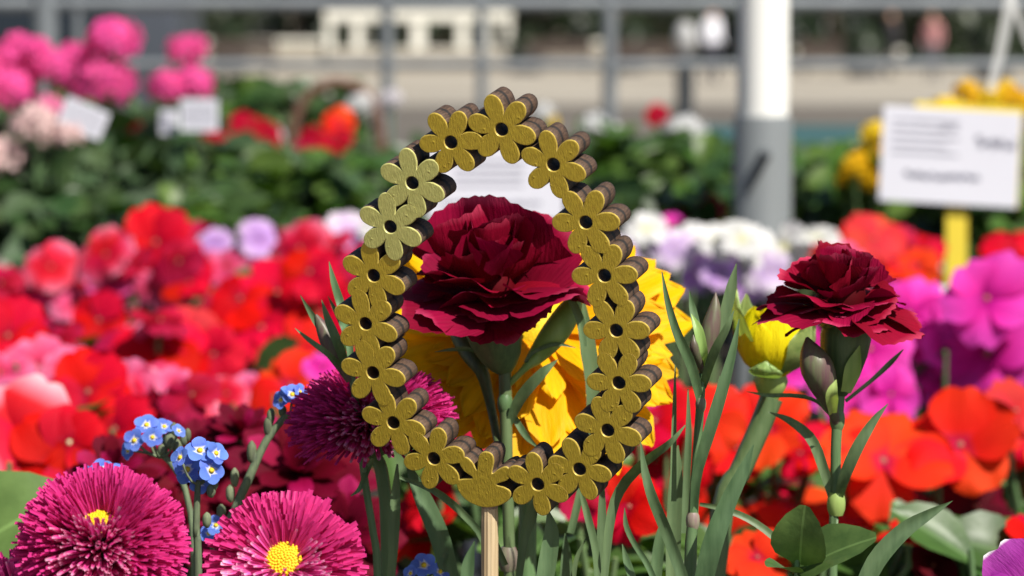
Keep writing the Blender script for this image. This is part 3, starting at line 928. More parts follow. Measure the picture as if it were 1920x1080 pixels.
MAT_RIM = solid('rim_highlight_gold', (0.56, 0.42, 0.08), 0.4, (0.40, 0.28, 0.04), 900, metal=0.15)  # lighter than the face gold: edge highlight put into the colour
MAT_RIMP = solid('rim_pale_gold', (0.64, 0.62, 0.24), 0.4, (0.48, 0.46, 0.15), 900, metal=0.15)  # pale blossoms' rim, highlight in the colour as well
_sx, _sy = on_plate(907, 912)
stick_top = EO + E1 * _sx + E2 * _sy - NRM * (TH * 0.5)
egg = thing('egg_ornament', 'gold painted wooden egg made of a ring of flowers on a stick', 'ornament', Vector((stick_top.x, stick_top.y, SOIL)))
FL = [(845, 267, 4), (940, 243, 50), (1037, 309, 43), (1098, 417, 1), (1133, 517, 2), (1155, 620, 0), (1160, 718, -2), (1139, 807, 46), (1086, 880, 52), (1008, 908, 36),
      (813, 860, 10), (737, 793, 47), (699, 699, 52), (685, 607, 40), (700, 517, 37), (732, 425, 36), (773, 343, 39)]
base_px = [(855.6, 909), (859, 920), (871, 936), (890, 947), (909, 952), (931, 950), (949, 942), (957, 932), (956, 921), (945, 914), (930.6, 909), (940, 905), (952, 900), (957, 886), (949, 875), (934, 880), (922, 888),
           (926, 866), (922, 852), (910, 847), (899, 852), (895, 866), (894, 882), (886, 868), (875, 858), (864, 858), (861, 869), (870, 884), (886, 896), (871, 898), (857, 900)]
bp = [on_plate(x, y) for x, y in base_px][::-1]
bp = [tuple(q) for q in spline(bp + [bp[0]], 96)[:-1]]
if sum(bp[i][0] * bp[(i + 1) % len(bp)][1] - bp[(i + 1) % len(bp)][0] * bp[i][1] for i in range(len(bp))) < 0:
    bp = bp[::-1]
FLO = []
for x, y, rot in FL:
    lx, ly = on_plate(x, y)
    ax, ay = on_plate(x + 57 * math.cos(D2R(rot)), y - 57 * math.sin(D2R(rot)))
    FLO.append((lx, ly, flower_outline(60.5 * K * 1.10 * (1 + 0.03 * math.sin(x * 1.7)), math.atan2(ay - ly, ax - lx))))
WORLD_OUT = [[(lx + u, ly + v) for u, v in o] for lx, ly, o in FLO] + [bp]
for i, (lx, ly, o) in enumerate(FLO):
    pale = i >= 15
    others = [q for j, q in enumerate(WORLD_OUT) if j != i and (j in (15, 16)) == pale]
    mg = [any(inside(p, q) for q in others) for p in WORLD_OUT[i]]
    me = cutout(o, 12.5 * K, MAT_PALEGOLD if pale else MAT_GOLD, merged=mg)
    M = PLATE @ Matrix.Translation((lx, ly, (0.00005, 0.0, -0.00005)[i % 3] + (0.00022 if pale else 0)))
    place('blossom', me, egg, M, label='paler greenish gold flower' if pale else None)
mg = [any(inside(p, q) for q in WORLD_OUT[:-1]) for p in bp]
place('base_plate', cutout(bp, None, MAT_GOLD, merged=mg), egg, PLATE @ Matrix.Translation((0, 0, -0.00002)))
# skewer with grooves, glue at its head
M_SKEW = solid('bamboo_stick', (0.56, 0.44, 0.27), 0.6, (0.40, 0.29, 0.16), 700, stretch=(1, 1, 0.04), bumps=0.4, bdist=0.0005)
sv, sf = [], []
n = 28
head = stick_top
for z, k in ((SOIL - 0.03, 0.5), (SOIL - 0.01, 1), (head.z - 0.03, 1), (head.z - 0.012, 1.0), (head.z - 0.004, 0.9), (head.z + 0.004, 0.6)):
    for i in range(n):
        a = 2 * math.pi * i / n
        rr = 16.5 * K * k * (1 - 0.055 * (i % 2))
        sv.append(Vector((head.x + rr * math.cos(a), head.y + rr * math.sin(a), z)))
for j in range(5):
    for i in range(n):
        a, b = j * n + i, j * n + (i + 1) % n
        sf.append((a, b, b + n, a + n))
place('stick', mesh_of('stick', rel(egg, sv), sf, M_SKEW, smooth=False), egg, basem(egg))
v, f = tube_data([head + Vector((0, 0, -0.008)), head + Vector((0, -0.0006, -0.005)), head + Vector((0, -0.001, 0.001)), head + Vector((0, 0, 0.005))], [0.0024, 0.00305, 0.0034, 0.002], 14)
place('glue_blob', mesh_of('glue_blob', rel(egg, v), f, solid('dried_glue', (0.33, 0.25, 0.19), 0.2, (0.22, 0.16, 0.12), 500)), egg, basem(egg))

# ---------------------------------------------------------------- carnations
WR = random.Random(77)
def whorl_petal(parent, kind, var, base, axis, az, el, size, mat=MAT_CARN, roll=0.0, label=None):
    az, el, roll, size = az + WR.uniform(-7, 7), el + WR.uniform(-6, 6), roll + WR.uniform(-15, 15), size * WR.uniform(0.90, 1.08)
    ax = axis.normalized()
    e = ax.orthogonal().normalized()
    ref = (-FW - ax * (-FW).dot(ax)).normalized()             # azimuth 0 faces the camera, 90 = right
    sd = ref.cross(ax).normalized() * -1
    if sd.dot(RT) < 0:
        sd = -sd
    rad = ref * math.cos(D2R(az)) + sd * math.sin(D2R(az))
    y = rad * math.cos(D2R(el)) + ax * math.sin(D2R(el))
    z = ax * math.cos(D2R(el)) - rad * math.sin(D2R(el))
    z = Matrix.Rotation(D2R(roll), 3, y) @ z
    return place('petal', fan_petal(mat, var, kind), parent, frame(base + rad * 0.0015, y, z, size), label=label)
def calyx(parent, top, bottom, w_top, w_bot, Z, n=14):
    a, b = P(*top, Z), P(*bottom, Z)
    mb = MB()
    ks = [0, 0.15, 0.4, 0.7, 0.9, 1.0]
    rr = [0.92, 1.0, 0.93, 0.75, 0.55, 0.38]
    v, f = tube_data([a.lerp(b, k) for k in ks], [w_top * K * Z * 0.5 * q + (w_bot * K * Z * 0.5 - w_top * K * Z * 0.5 * 0.38) * (k ** 3) for k, q in zip(ks, rr)], n)
    mb.add(v, f)
    axis = (a - b).normalized()
    e = axis.orthogonal().normalized()
    R = w_top * K * Z * 0.5
    for k in range(5):                                          # calyx teeth
        d = Matrix.Rotation(2 * math.pi * k / 5 + 0.3, 3, axis) @ e
        s = axis.cross(d)
        p = a - axis * R * 0.1 + d * R * 0.9
        mb.add([p - s * R * 0.55, p + s * R * 0.55, p + axis * R * 0.55 - d * R * 0.05, p + d * R * 0.12 - axis * R * 0.1], [(0, 3, 2), (3, 1, 2), (0, 1, 3)])
    return place('calyx', mesh_of('calyx', rel(parent, mb.v), mb.f, MAT_CALYX), parent, basem(parent))
def bud(parent, pts, mat=MAT_BUD, name='bud'):
    """closed bud: a pointed spindle; (x, y, Z, width px) from tip to base"""
    return stem(parent, pts, mat, name, n=18, sides=12)
def stem_node(parent, x, y, Z, w, mat=MAT_NODE):
    c = P(x, y, Z); R = w * K * Z * 0.5
    v, f = tube_data([c + Vector((0, 0, q * R)) for q in (-1.3, -0.7, 0, 0.6, 1.1)], [R * 0.72, R * 0.95, R, R * 0.92, R * 0.7], 10)
    return place('stem_node', mesh_of('stem_node', rel(parent, v), f, mat), parent, basem(parent))

# central carnation, inside the ring
Zc = 1.075
root = P(955, 1080, Zc); root.z = SOIL
cn = thing('carnation', 'dark red carnation in bloom seen through the gold egg ring', 'carnation', root, 'dark red carnations')
hb_ = P(925, 566, Zc)
ax = (UP * 0.90 - FW * 0.40 - RT * 0.05).normalized()
pr = random.Random(21)
px1 = K * Zc
for i, (az, el, s, ro) in enumerate([(14, 2, 106, 16), (-36, 8, 126, -18), (70, 8, 166, -16), (-82, 6, 168, 10), (44, 14, 136, 18), (-10, 18, 116, -8), (2, 28, 108, 6), (30, 26, 118, -10), (-28, 28, 122, 12), (-58, 14, 150, 10), (120, 18, 165, 0), (-125, 20, 160, 0), (178, 24, 160, 0)]):
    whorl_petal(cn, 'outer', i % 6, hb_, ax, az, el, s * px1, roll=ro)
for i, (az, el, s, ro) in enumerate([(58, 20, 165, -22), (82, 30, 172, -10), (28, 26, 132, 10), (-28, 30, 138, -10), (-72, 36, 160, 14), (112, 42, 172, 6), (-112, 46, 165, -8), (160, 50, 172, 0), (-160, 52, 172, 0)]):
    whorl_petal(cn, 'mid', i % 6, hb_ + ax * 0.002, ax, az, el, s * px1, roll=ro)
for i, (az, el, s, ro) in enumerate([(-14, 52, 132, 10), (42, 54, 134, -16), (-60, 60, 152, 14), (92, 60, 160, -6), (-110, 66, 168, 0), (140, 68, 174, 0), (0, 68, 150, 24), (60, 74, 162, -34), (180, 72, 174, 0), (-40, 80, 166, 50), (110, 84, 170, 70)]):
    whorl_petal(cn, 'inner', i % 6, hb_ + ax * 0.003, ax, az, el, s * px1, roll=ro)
v, f = tube_data([hb_ - ax * .007, hb_ - ax * .003, hb_ + ax * .003, hb_ + ax * .009, hb_ + ax * .012], [.0035, .0065, .0080, .0065, .002], 14)
place('petal_claws', mesh_of('petal_claws', rel(cn, v), f, MAT_CARN), cn, basem(cn))
calyx(cn, (922, 604), (948, 700), 108, 26, Zc)
stem(cn, [(947, 690, Zc, 24), (948, 760, Zc, 24), (951, 880, Zc, 22), (954, 1000, Zc, 22), (956, 1100, Zc, 22), (957, 1600, Zc, 24)])
stem_node(cn, 953, 1046, Zc, 38)
stem_node(cn, 947, 755, Zc, 30, MAT_STEM)
bud(cn, [(1088, 548, Zc + .01, 8), (1070, 580, Zc + .01, 44), (1040, 625, Zc + .005, 52), (1005, 668, Zc + .005, 34), (985, 690, Zc, 14), (955, 720, Zc, 12)], MAT_PALE)
bud(cn, [(846, 596, Zc + .02, 8), (862, 625, Zc + .02, 38), (885, 665, Zc + .015, 40), (905, 700, Zc + .01, 26), (920, 760, Zc + .01, 18), (936, 840, Zc, 16)], MAT_CALYX)
blade(cn, [(1046, 674, Zc - .01, 1), (1015, 702, Zc - .01, 22), (975, 748, Zc - .005, 24), (952, 800, Zc, 14)])
blade(cn, [(1012, 842, Zc, 1), (985, 815, Zc, 14), (955, 768, Zc, 12)])
blade(cn, [(815, 660, Zc, 1), (850, 655, Zc, 8), (890, 658, Zc, 9), (925, 690, Zc, 10)])
blade(cn, [(1080, 652, Zc, 1), (1040, 645, Zc, 9), (1000, 660, Zc, 9), (985, 680, Zc, 8)])
blade(cn, [(1046, 522, Zc, 1), (1070, 560, Zc, 14), (1088, 600, Zc, 18), (1094, 650, Zc, 14)])
blade(cn, [(1094, 560, Zc + .02, 3), (1100, 640, Zc + .02, 34), (1112, 730, Zc + .02, 30), (1105, 850, Zc + .02, 20), (1070, 1000, Zc + .02, 16)])
for pts in ([(749, 895, 1.045, 6), (815, 921, 1.05, 15), (870, 965, 1.055, 16), (905, 1010, 1.055, 14), (930, 1100, 1.055, 12)],
            [(760, 860, 1.06, 4), (790, 930, 1.06, 36), (825, 1010, 1.06, 42), (850, 1100, 1.06, 36)],
            [(1010, 925, 1.03, 4), (995, 970, 1.03, 26), (982, 1010, 1.03, 20), (972, 1090, 1.03, 14)],
            [(1027, 955, 1.02, 3), (1035, 1000, 1.02, 32), (1026, 1060, 1.02, 38), (1012, 1130, 1.02, 32)],
            [(912, 985, 1.03, 2), (930, 1020, 1.03, 12), (948, 1060, 1.03, 14)],
            [(1085, 905, 1.04, 5), (1100, 960, 1.04, 15), (1116, 1030, 1.04, 16), (1122, 1100, 1.04, 16)],
            [(1130, 890, 1.045, 6), (1128, 980, 1.045, 20), (1127, 1100, 1.045, 22)],
            [(1285, 797, 1.0, 2), (1255, 832, 1.0, 14), (1209, 867, 1.01, 20), (1165, 915, 1.02, 22), (1144, 975, 1.02, 20), (1132, 1090, 1.02, 16)],
            [(1201, 828, 0.985, 2), (1208, 880, 0.985, 15), (1222, 930, 0.985, 22), (1255, 1010, 0.99, 25), (1290, 1110, 0.99, 25)],
            [(1171, 952, 1.03, 1), (1174, 985, 1.03, 11), (1190, 1020, 1.03, 12), (1215, 1060, 1.03, 13), (1240, 1120, 1.03, 12)],
            [(1167, 1020, 1.0, 2), (1176, 1055, 1.0, 16), (1190, 1100, 1.0, 18)],
            [(1060, 1000, 1.06, 3), (1062, 1050, 1.06, 24), (1056, 1110, 1.06, 24)],
            [(890, 1015, 1.07, 3), (878, 1060, 1.07, 26), (870, 1120, 1.07, 26)],
            [(1098, 1010, 1.05, 2), (1080, 1050, 1.05, 10), (1072, 1100, 1.05, 12)]):
    blade(cn, pts)
# right carnation
Zq = 1.06
root = P(1563, 1080, Zq); root.z = SOIL
cr_ = thing('carnation', 'dark red carnation with a green and purple bud, right of the egg', 'carnation', root, 'dark red carnations')
hb_ = P(1576, 582, Zq)
ax = (UP * 0.95 - FW * 0.24 + RT * 0.08).normalized()
px1 = K * Zq * 0.93
for i, (az, el, s, ro) in enumerate([(-16, -4, 128, 12), (62, -8, 152, -16), (-72, -2, 158, 10), (100, 6, 158, -4), (-110, 8, 155, 0), (24, 6, 128, 4), (0, 22, 104, 8), (34, 26, 110, -8), (-36, 24, 112, 10), (150, 12, 150, 0), (-155, 14, 150, 0)]):
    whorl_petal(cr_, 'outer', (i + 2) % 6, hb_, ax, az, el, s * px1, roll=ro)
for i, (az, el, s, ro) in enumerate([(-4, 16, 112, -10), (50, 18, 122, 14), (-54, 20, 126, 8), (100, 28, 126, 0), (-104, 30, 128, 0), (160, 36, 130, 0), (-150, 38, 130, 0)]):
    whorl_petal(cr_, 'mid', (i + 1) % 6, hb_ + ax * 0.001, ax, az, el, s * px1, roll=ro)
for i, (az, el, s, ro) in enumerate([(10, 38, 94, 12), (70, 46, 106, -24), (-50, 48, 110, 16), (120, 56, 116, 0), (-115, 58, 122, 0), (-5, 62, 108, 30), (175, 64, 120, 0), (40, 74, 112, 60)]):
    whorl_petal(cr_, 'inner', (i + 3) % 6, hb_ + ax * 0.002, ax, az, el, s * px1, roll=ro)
v, f = tube_data([hb_ - ax * .007, hb_ - ax * .003, hb_ + ax * .003, hb_ + ax * .009, hb_ + ax * .012], [.0035, .0065, .0080, .0065, .002], 14)
place('petal_claws', mesh_of('petal_claws', rel(cr_, v), f, MAT_CARN), cr_, basem(cr_))
calyx(cr_, (1588, 612), (1573, 742), 96, 26, Zq)
blade(cr_, [(1612, 648, Zq - .008, 2), (1600, 690, Zq - .008, 34), (1585, 735, Zq - .006, 22)], MAT_PALE, 'bract')
bud(cr_, [(1513, 632, Zq - .01, 5), (1520, 658, Zq - .01, 42), (1532, 690, Zq - .01, 64), (1546, 728, Zq - .008, 50), (1560, 765, Zq - .004, 24), (1570, 800, Zq, 16)])
blade(cr_, [(1568, 712, Zq - .016, 2), (1560, 740, Zq - .016, 26), (1561, 775, Zq - .008, 18)], MAT_PALE, 'bract')
stem(cr_, [(1573, 735, Zq, 24), (1570, 790, Zq, 21), (1567, 850, Zq, 20), (1567, 950, Zq, 20), (1562, 1010, Zq, 18), (1556, 1600, Zq, 22)])
stem_node(cr_, 1570, 786, Zq, 30, MAT_STEM)
stem_node(cr_, 1568, 943, Zq, 36, MAT_PALE)
blade(cr_, [(1440, 772, Zq, 1), (1482, 790, Zq, 16), (1522, 824, Zq, 22), (1545, 880, Zq, 22), (1560, 935, Zq, 14)])
blade(cr_, [(1665, 757, Zq - .01, 1), (1637, 790, Zq - .01, 18), (1607, 838, Zq - .01, 27), (1583, 895, Zq - .006, 24), (1572, 940, Zq, 14)])
blade(cr_, [(1694, 655, Zq + .01, 2), (1670, 680, Zq + .01, 11), (1635, 712, Zq + .006, 9), (1585, 752, Zq, 8)])
blade(cr_, [(1400, 734, Zq, 1), (1440, 741, Zq, 8), (1490, 742, Zq, 9), (1530, 752, Zq, 8), (1562, 782, Zq, 8)])
blade(cr_, [(1786, 939, 1.0, 1), (1745, 962, 1.0, 20), (1695, 995, 1.0, 34), (1645, 1050, 1.0, 40), (1610, 1120, 1.0, 34)])
# bud stalk right of the ring
Zs = 1.02
root = P(1292, 1080, Zs); root.z = SOIL
cs = thing('carnation', 'carnation stalk with closed pointed bud and upright grassy leaves', 'carnation', root)
stem(cs, [(1318, 690, Zs, 14), (1313, 758, Zs, 16), (1306, 860, Zs, 17), (1299, 975, Zs, 20), (1294, 1080, Zs, 24), (1288, 1600, Zs, 26)])
stem_node(cs, 1314, 757, Zs, 21)
stem_node(cs, 1299, 975, Zs, 27)
bud(cs, [(1342, 548, Zs, 2), (1340, 580, Zs, 24), (1332, 620, Zs, 36), (1325, 660, Zs, 24), (1320, 695, Zs, 14)])
bud(cs, [(1300, 628, Zs - .006, 3), (1302, 650, Zs - .006, 18), (1310, 676, Zs - .004, 16), (1317, 700, Zs, 8)])
blade(cs, [(1296, 588, Zs - .004, 1), (1310, 620, Zs - .006, 20), (1320, 665, Zs - .006, 18), (1319, 690, Zs, 12)], MAT_PALE, 'bract')
for pts in ([(1241, 509, Zs - .01, 2), (1252, 565, Zs - .01, 13), (1270, 625, Zs - .01, 19), (1296, 685, Zs - .006, 22), (1313, 755, Zs, 16)],
            [(1381, 494, Zs - .0, 2), (1371, 540, Zs, 22), (1355, 600, Zs, 24), (1332, 655, Zs, 18), (1320, 700, Zs, 12)],
            [(1376, 582, Zs - .012, 2), (1362, 615, Zs - .012, 15), (1338, 662, Zs - .008, 20), (1318, 725, Zs, 16)],
            [(1386, 598, Zs - .012, 2), (1374, 660, Zs - .012, 17), (1352, 740, Zs - .012, 26), (1328, 815, Zs - .01, 26), (1306, 890, Zs - .006, 22), (1300, 970, Zs, 16)],
            [(1293, 546, Zs + .01, 2), (1299, 580, Zs + .01, 15), (1308, 625, Zs + .008, 17), (1318, 690, Zs, 10)],
            [(1413, 834, Zs - .01, 2), (1392, 885, Zs - .01, 26), (1362, 945, Zs - .01, 38), (1335, 1020, Zs - .01, 44), (1315, 1110, Zs - .006, 38)],
            [(1266, 684, Zs + .02, 2), (1265, 760, Zs + .02, 9), (1263, 850, Zs + .02, 12), (1262, 940, Zs + .02, 14)],
            [(1271, 835, Zs + .03, 3), (1268, 900, Zs + .03, 28), (1264, 1000, Zs + .03, 32), (1262, 1110, Zs + .03, 30)],
            [(1290, 730, Zs + .015, 3), (1291, 820, Zs + .015, 14), (1288, 900, Zs + .015, 16), (1285, 1000, Zs + .015, 18)],
            [(1312, 945, Zs + .02, 8), (1360, 955, Zs + .02, 13), (1410, 977, Zs + .02, 15), (1460, 1015, Zs + .02, 16), (1500, 1060, Zs + .02, 12)],
            [(1246, 965, Zs + .02, 2), (1238, 1010, Zs + .02, 22), (1228, 1090, Zs + .02, 26)],
            [(1350, 705, Zs + .02, 2), (1335, 780, Zs + .02, 10), (1318, 860, Zs + .02, 12)]):
    blade(cs, pts)
# bud left, behind the ring
Zl = 1.05
root = P(695, 1080, Zl); root.z = SOIL
cl = thing('carnation', 'carnation shoot with dark purple bud peeking from behind the egg', 'carnation', root)
stem(cl, [(655, 670, Zl, 12), (668, 760, Zl, 14), (684, 900, Zl, 14), (700, 1000, Zl, 14), (709, 1100, Zl, 16), (715, 1600, Zl, 18)])
bud(cl, [(592, 590, Zl, 5), (605, 615, Zl, 26), (622, 650, Zl, 36), (640, 680, Zl, 30), (656, 715, Zl, 14)])
for pts in ([(617, 490, Zl + .01, 1), (626, 530, Zl + .01, 14), (642, 580, Zl + .01, 18), (655, 640, Zl, 16), (664, 740, Zl, 12)],
            [(563, 553, Zl, 1), (585, 590, Zl, 13), (604, 620, Zl, 16), (640, 680, Zl, 13)],
            [(603, 562, Zl - .01, 1), (615, 600, Zl - .01, 16), (634, 645, Zl - .01, 20), (658, 710, Zl, 16)],
            [(553, 615, Zl - .01, 1), (580, 638, Zl - .01, 10), (615, 664, Zl - .01, 12), (655, 700, Zl, 10)],
            [(615, 555, Zl + .012, 1), (630, 585, Zl + .012, 10), (645, 620, Zl + .012, 10), (655, 660, Zl, 8)],
            [(658, 930, Zl - .005, 2), (675, 915, Zl - .005, 10), (690, 880, Zl, 12), (700, 860, Zl, 8)],
            [(745, 870, Zl, 4), (742, 940, Zl, 22), (738, 1020, Zl, 20), (730, 1110, Zl, 16)]):
    blade(cl, pts)

# ---------------------------------------------------------------- pompom daisies
def floret_mesh(mat, wid, var):
    """quilled ray: narrow trough with a blunt pinched tip, unit length along y"""
    def make():
        rr = random.Random(40 + var)
        bend, sway = rr.uniform(-0.16, 0.2), rr.uniform(-0.12, 0.12)
        def fn(u, t):
            w = wid * (0.50 + 0.60 * t - 0.10 * t * t)
            if t > 0.93:
                w *= 0.72
            return (u * w + sway * t * t, t, abs(u) * w * 0.85 + bend * t * t)
        return grid_mesh('floret_shape', fn, 4, 6, mat)
    return cached(('floret', mat.name, wid, var), make)
def daisy(label, x, y, Z, Rpx, axis, th0, th1, N, wid, mat, disc, flat=0.85, base_r=0.28, stem_pts=None, seed=1, inner=0.75):
    c = P(x, y, Z)
    R = Rpx * K * Z
    root = c.copy(); root.z = SOIL
    t = thing('pompom_daisy', label, 'daisy', root, 'deep pink pompom daisies')
    ax = axis.normalized()
    e1 = ax.orthogonal().normalized(); e2 = ax.cross(e1)
    rr = random.Random(seed)
    # disc
    dv, df = [], []
    m = 18
    hts = [(0.0, 1.0), (0.35, 0.96), (0.7, 0.75), (0.92, 0.42), (1.0, 0.05)]
    for h, k in hts:
        for i in range(m):
            a = 2 * math.pi * i / m
            dv.append(c + ax * R * (disc[1] + disc[0] * 0.30 * h) + (e1 * math.cos(a) + e2 * math.sin(a)) * (R * disc[0] * k))
    for j in range(len(hts) - 1):
        for i in range(m):
            a, b = j * m + i, j * m + (i + 1) % m
            df.append((a, b, b + m, a + m))
    df.append(tuple((len(hts) - 1) * m + i for i in range(m)))
    for i in range(110):                                        # tiny tubular florets of the eye
        q = math.sqrt((i + .5) / 110); a = i * 2.39996
        p = c + ax * R * (disc[1] + disc[0] * 0.30 * (1 - q * q * 0.8)) + (e1 * math.cos(a) + e2 * math.sin(a)) * (R * disc[0] * 0.97 * q)
        k0 = len(dv); rr_ = R * disc[0] * 0.075
        for hh, kk in ((0, 1.0), (rr_ * 1.6, 0.9)):
            for j in range(5):
                b_ = 2 * math.pi * j / 5
                dv.append(p + ax * hh + (e1 * math.cos(b_) + e2 * math.sin(b_)) * rr_ * kk)
        for j in range(5):
            df.append((k0 + j, k0 + (j + 1) % 5, k0 + 5 + (j + 1) % 5, k0 + 5 + j))
        dv.append(p + ax * rr_ * 1.1)
        for j in range(5):
            df.append((k0 + 5 + j, k0 + 5 + (j + 1) % 5, k0 + 10))
    place('disc', mesh_of('disc', rel(t, dv), df, MAT_DISC), t, basem(t))
    items = []
    for i in list(range(N)) + [j + 0.5 for j in range(0, N, 2)]:
        q = min(0.999, (i + 0.5) / N)
        short = 1.0 if i == int(i) else 0.80                    # a second, shorter layer beneath
        ct = math.cos(D2R(th0)) + (math.cos(D2R(th1)) - math.cos(D2R(th0))) * q
        th = math.acos(ct) + rr.uniform(-0.05, 0.05)
        az = i * 2.39996 + rr.uniform(-0.12, 0.12)
        rad = e1 * math.cos(az) + e2 * math.sin(az)
        d = (rad * math.sin(th) + ax * math.cos(th) * flat)
        b = c + (rad * math.sin(min(th, 1.9)) + ax * math.cos(th) * 0.8) * R * base_r
        k = inner + (1 - inner) * min(1, (th - D2R(th0)) / 0.9)
        tip = c + d * R * k * short * rr.uniform(0.90, 1.06)
        y_ = tip - b
        nrm = (ax * math.sin(th) - rad * math.cos(th))
        nrm = Matrix.Rotation(rr.uniform(-0.5, 0.5), 3, y_.normalized()) @ nrm
        items.append((-d.normalized().dot(FW) + rr.uniform(-.05, .05), frame(b, y_, nrm, y_.length), rr.randrange(7)))
    items.sort(key=lambda q: -q[0])
    for s, M, k in items[:290]:
        place('ray_floret', floret_mesh(mat, wid, k), t, M)
    if len(items) > 290:
        mb = MB()
        for s, M, k in items[290:]:
            src = floret_mesh(mat, wid, k)
            L = Matrix.Translation(-WM[t.name].translation) @ M
            mb.add([L @ vv.co for vv in src.vertices], [tuple(p.vertices) for p in src.polygons])
        m2 = petal_mat(mat.name + '_massed', [(0, (0.64, 0.04, 0.24)), (1, (0.70, 0.07, 0.30))], trans=0.36, streak=0.2, rough=0.4, val=0.1)
        place('ray_florets', mb.mesh('ray_florets', m2), t, basem(t), kind='stuff')
    # green cup under the florets and the stem
    v, f = tube_data([c - ax * R * 0.42, c - ax * R * 0.30, c - ax * R * 0.1, c + ax * R * disc[1]], [R * 0.1, R * 0.3, R * 0.36, R * 0.24], 14)
    place('calyx', mesh_of('calyx', rel(t, v), f, MAT_CALYX), t, basem(t))
    s0 = c - ax * R * 0.38
    pts = [s0] + [P(*q) for q in (stem_pts or [])]
    end = pts[-1].copy(); end.z = SOIL
    if len(pts) == 1:
        pts.append(s0.lerp(end, 0.4) - ax * R * 0.2)
    pts.append(end)
    sp = spline([tuple(q) for q in pts], 16)
    v, f = tube_data([Vector(q) for q in sp], 0.0021, 8)
    place('stem', mesh_of('stem', rel(t, v), f, MAT_STEM), t, basem(t))
    return t
UPA = UP
daisy('round pompom daisy with florets opening on a small yellow eye, bottom left corner', 190, 1025, 0.955, 162, UPA * 0.80 - FW * 0.60, 19, 120, 1900, 0.043, MAT_FLOR, (0.20, 0.36), 0.86, 0.36, seed=3, inner=1.0)
daisy('open pink pompom daisy showing its full yellow centre', 533, 1066, 0.965, 152, UPA * 0.50 - FW * 0.86 + RT * 0.02, 28, 110, 760, 0.060, MAT_FLOR2, (0.23, 0.26), 0.82, 0.28, seed=5, inner=0.78)
daisy('half shaded pompom daisy behind the lower left of the egg ring', 697, 792, 1.064, 156, UPA * 0.97 - FW * 0.22 - RT * 0.05, 15, 108, 1800, 0.043, MAT_FLOR, (0.18, 0.34), 0.70, 0.34, [(718, 900, 1.064), (727, 1080, 1.066)], seed=8, inner=0.96)
daisy('pompom daisy almost out of frame under the bottom left one', 30, 1135, 0.965, 118, UPA * 0.7 - FW * 0.6 - RT * 0.3, 20, 110, 300, 0.08, MAT_FLOR2, (0.2, 0.4), 0.8, 0.32, seed=12, inner=0.9)

# ---------------------------------------------------------------- yellow gerbera behind the carnation
Zg = 1.122
gc = P(1005, 622, Zg)
root = P(985, 1000, Zg); root.z = SOIL
g = thing('gerbera', 'large yellow gerbera half shaded behind the central carnation', 'gerbera', root)
gax = (UP * 0.54 - FW * 0.84 + RT * 0.08).normalized()
e1 = gax.orthogonal().normalized()
ref = (RT - gax * RT.dot(gax)).normalized(); e2 = gax.cross(ref)
gr = random.Random(31)
for row, (cnt, el, L, off) in enumerate([(25, -4, 300, 0.0), (24, 1, 290, 0.5), (20, 7, 264, 0.25), (15, 18, 190, 0.6)]):
    for i in range(cnt):
        a = 2 * math.pi * (i + off + gr.uniform(-0.2, 0.2)) / cnt
        rad = ref * math.cos(a) + e2 * math.sin(a)
        e = D2R(el + gr.uniform(-4, 4))
        y_ = rad * math.cos(e) + gax * math.sin(e)
        z_ = gax * math.cos(e) - rad * math.sin(e)
        z_ = Matrix.Rotation(gr.uniform(-0.16, 0.16), 3, y_) @ z_
        place('petal', long_petal(MAT_GERB, gr.randrange(5), 0.145), g, frame(gc + gax * 0.0015 * row, y_, z_, L * K * Zg * gr.uniform(0.84, 1.07)))
v, f = tube_data([gc - gax * 0.004, gc + gax * 0.004, gc + gax * 0.009, gc + gax * 0.011], [0.011, 0.012, 0.009, 0.002], 20)
place('disc', mesh_of('disc', rel(g, v), f, MAT_DISC), g, basem(g))
v, f = tube_data([gc - gax * 0.014, gc - gax * 0.006, gc - gax * 0.001], [0.004, 0.012, 0.013], 16)
place('calyx', mesh_of('calyx', rel(g, v), f, MAT_CALYX), g, basem(g))
sp = spline([tuple(gc - gax * 0.012), tuple(P(1000, 730, Zg + .02)), tuple(P(990, 900, Zg + .01)), tuple(root)], 14)
v, f = tube_data([Vector(q) for q in sp], 0.003, 8)
place('stem', mesh_of('stem', rel(g, v), f, MAT_STEM), g, basem(g))
# yellow half-open flower wrapped in pale sepals
Zy = 1.14
root = P(1340, 1000, Zy); root.z = SOIL
yb = thing('ranunculus', 'half open yellow flower cupped in pale green sepals on thick stem', 'ranunculus', root)
yc = P(1446, 708, Zy)
yax = (UP * 0.97 + RT * 0.06 - FW * 0.12).normalized()
yref = (-FW - yax * (-FW).dot(yax)).normalized(); ysd = yref.cross(yax); ysd = ysd if ysd.dot(RT) > 0 else -ysd
def goblet(name, az, half, r0, prof, H, tip, mat, wav=0.0):
    """a petal or sepal as a patch of a cup's wall; prof gives the radius up the height"""
    def fn(u, t):
        q = t * (1 - tip * abs(u) ** 2.2)
        w = half * math.sqrt(max(0.05, 1 - max(0.0, (t - 0.72) / 0.30) ** 2))
        k = q * (len(prof) - 1); i = min(int(k), len(prof) - 2)
        rad = r0 * (prof[i] + (prof[i + 1] - prof[i]) * (k - i)) * (1 + 0.02 * math.cos(u * 8))
        a = D2R(w * u)
        return (rad * math.sin(a) + wav * t * t * 0.002, q, rad * math.cos(a) + wav * 0.001 * math.sin(5 * t))
    me = grid_mesh(name, lambda u, t: (fn(u, t)[0] / H, fn(u, t)[1], fn(u, t)[2] / H), 10, 10, mat)
    out = yref * math.cos(D2R(az)) + ysd * math.sin(D2R(az))
    place(name, me, yb, frame(yc, yax, out, H))
px_ = K * Zy
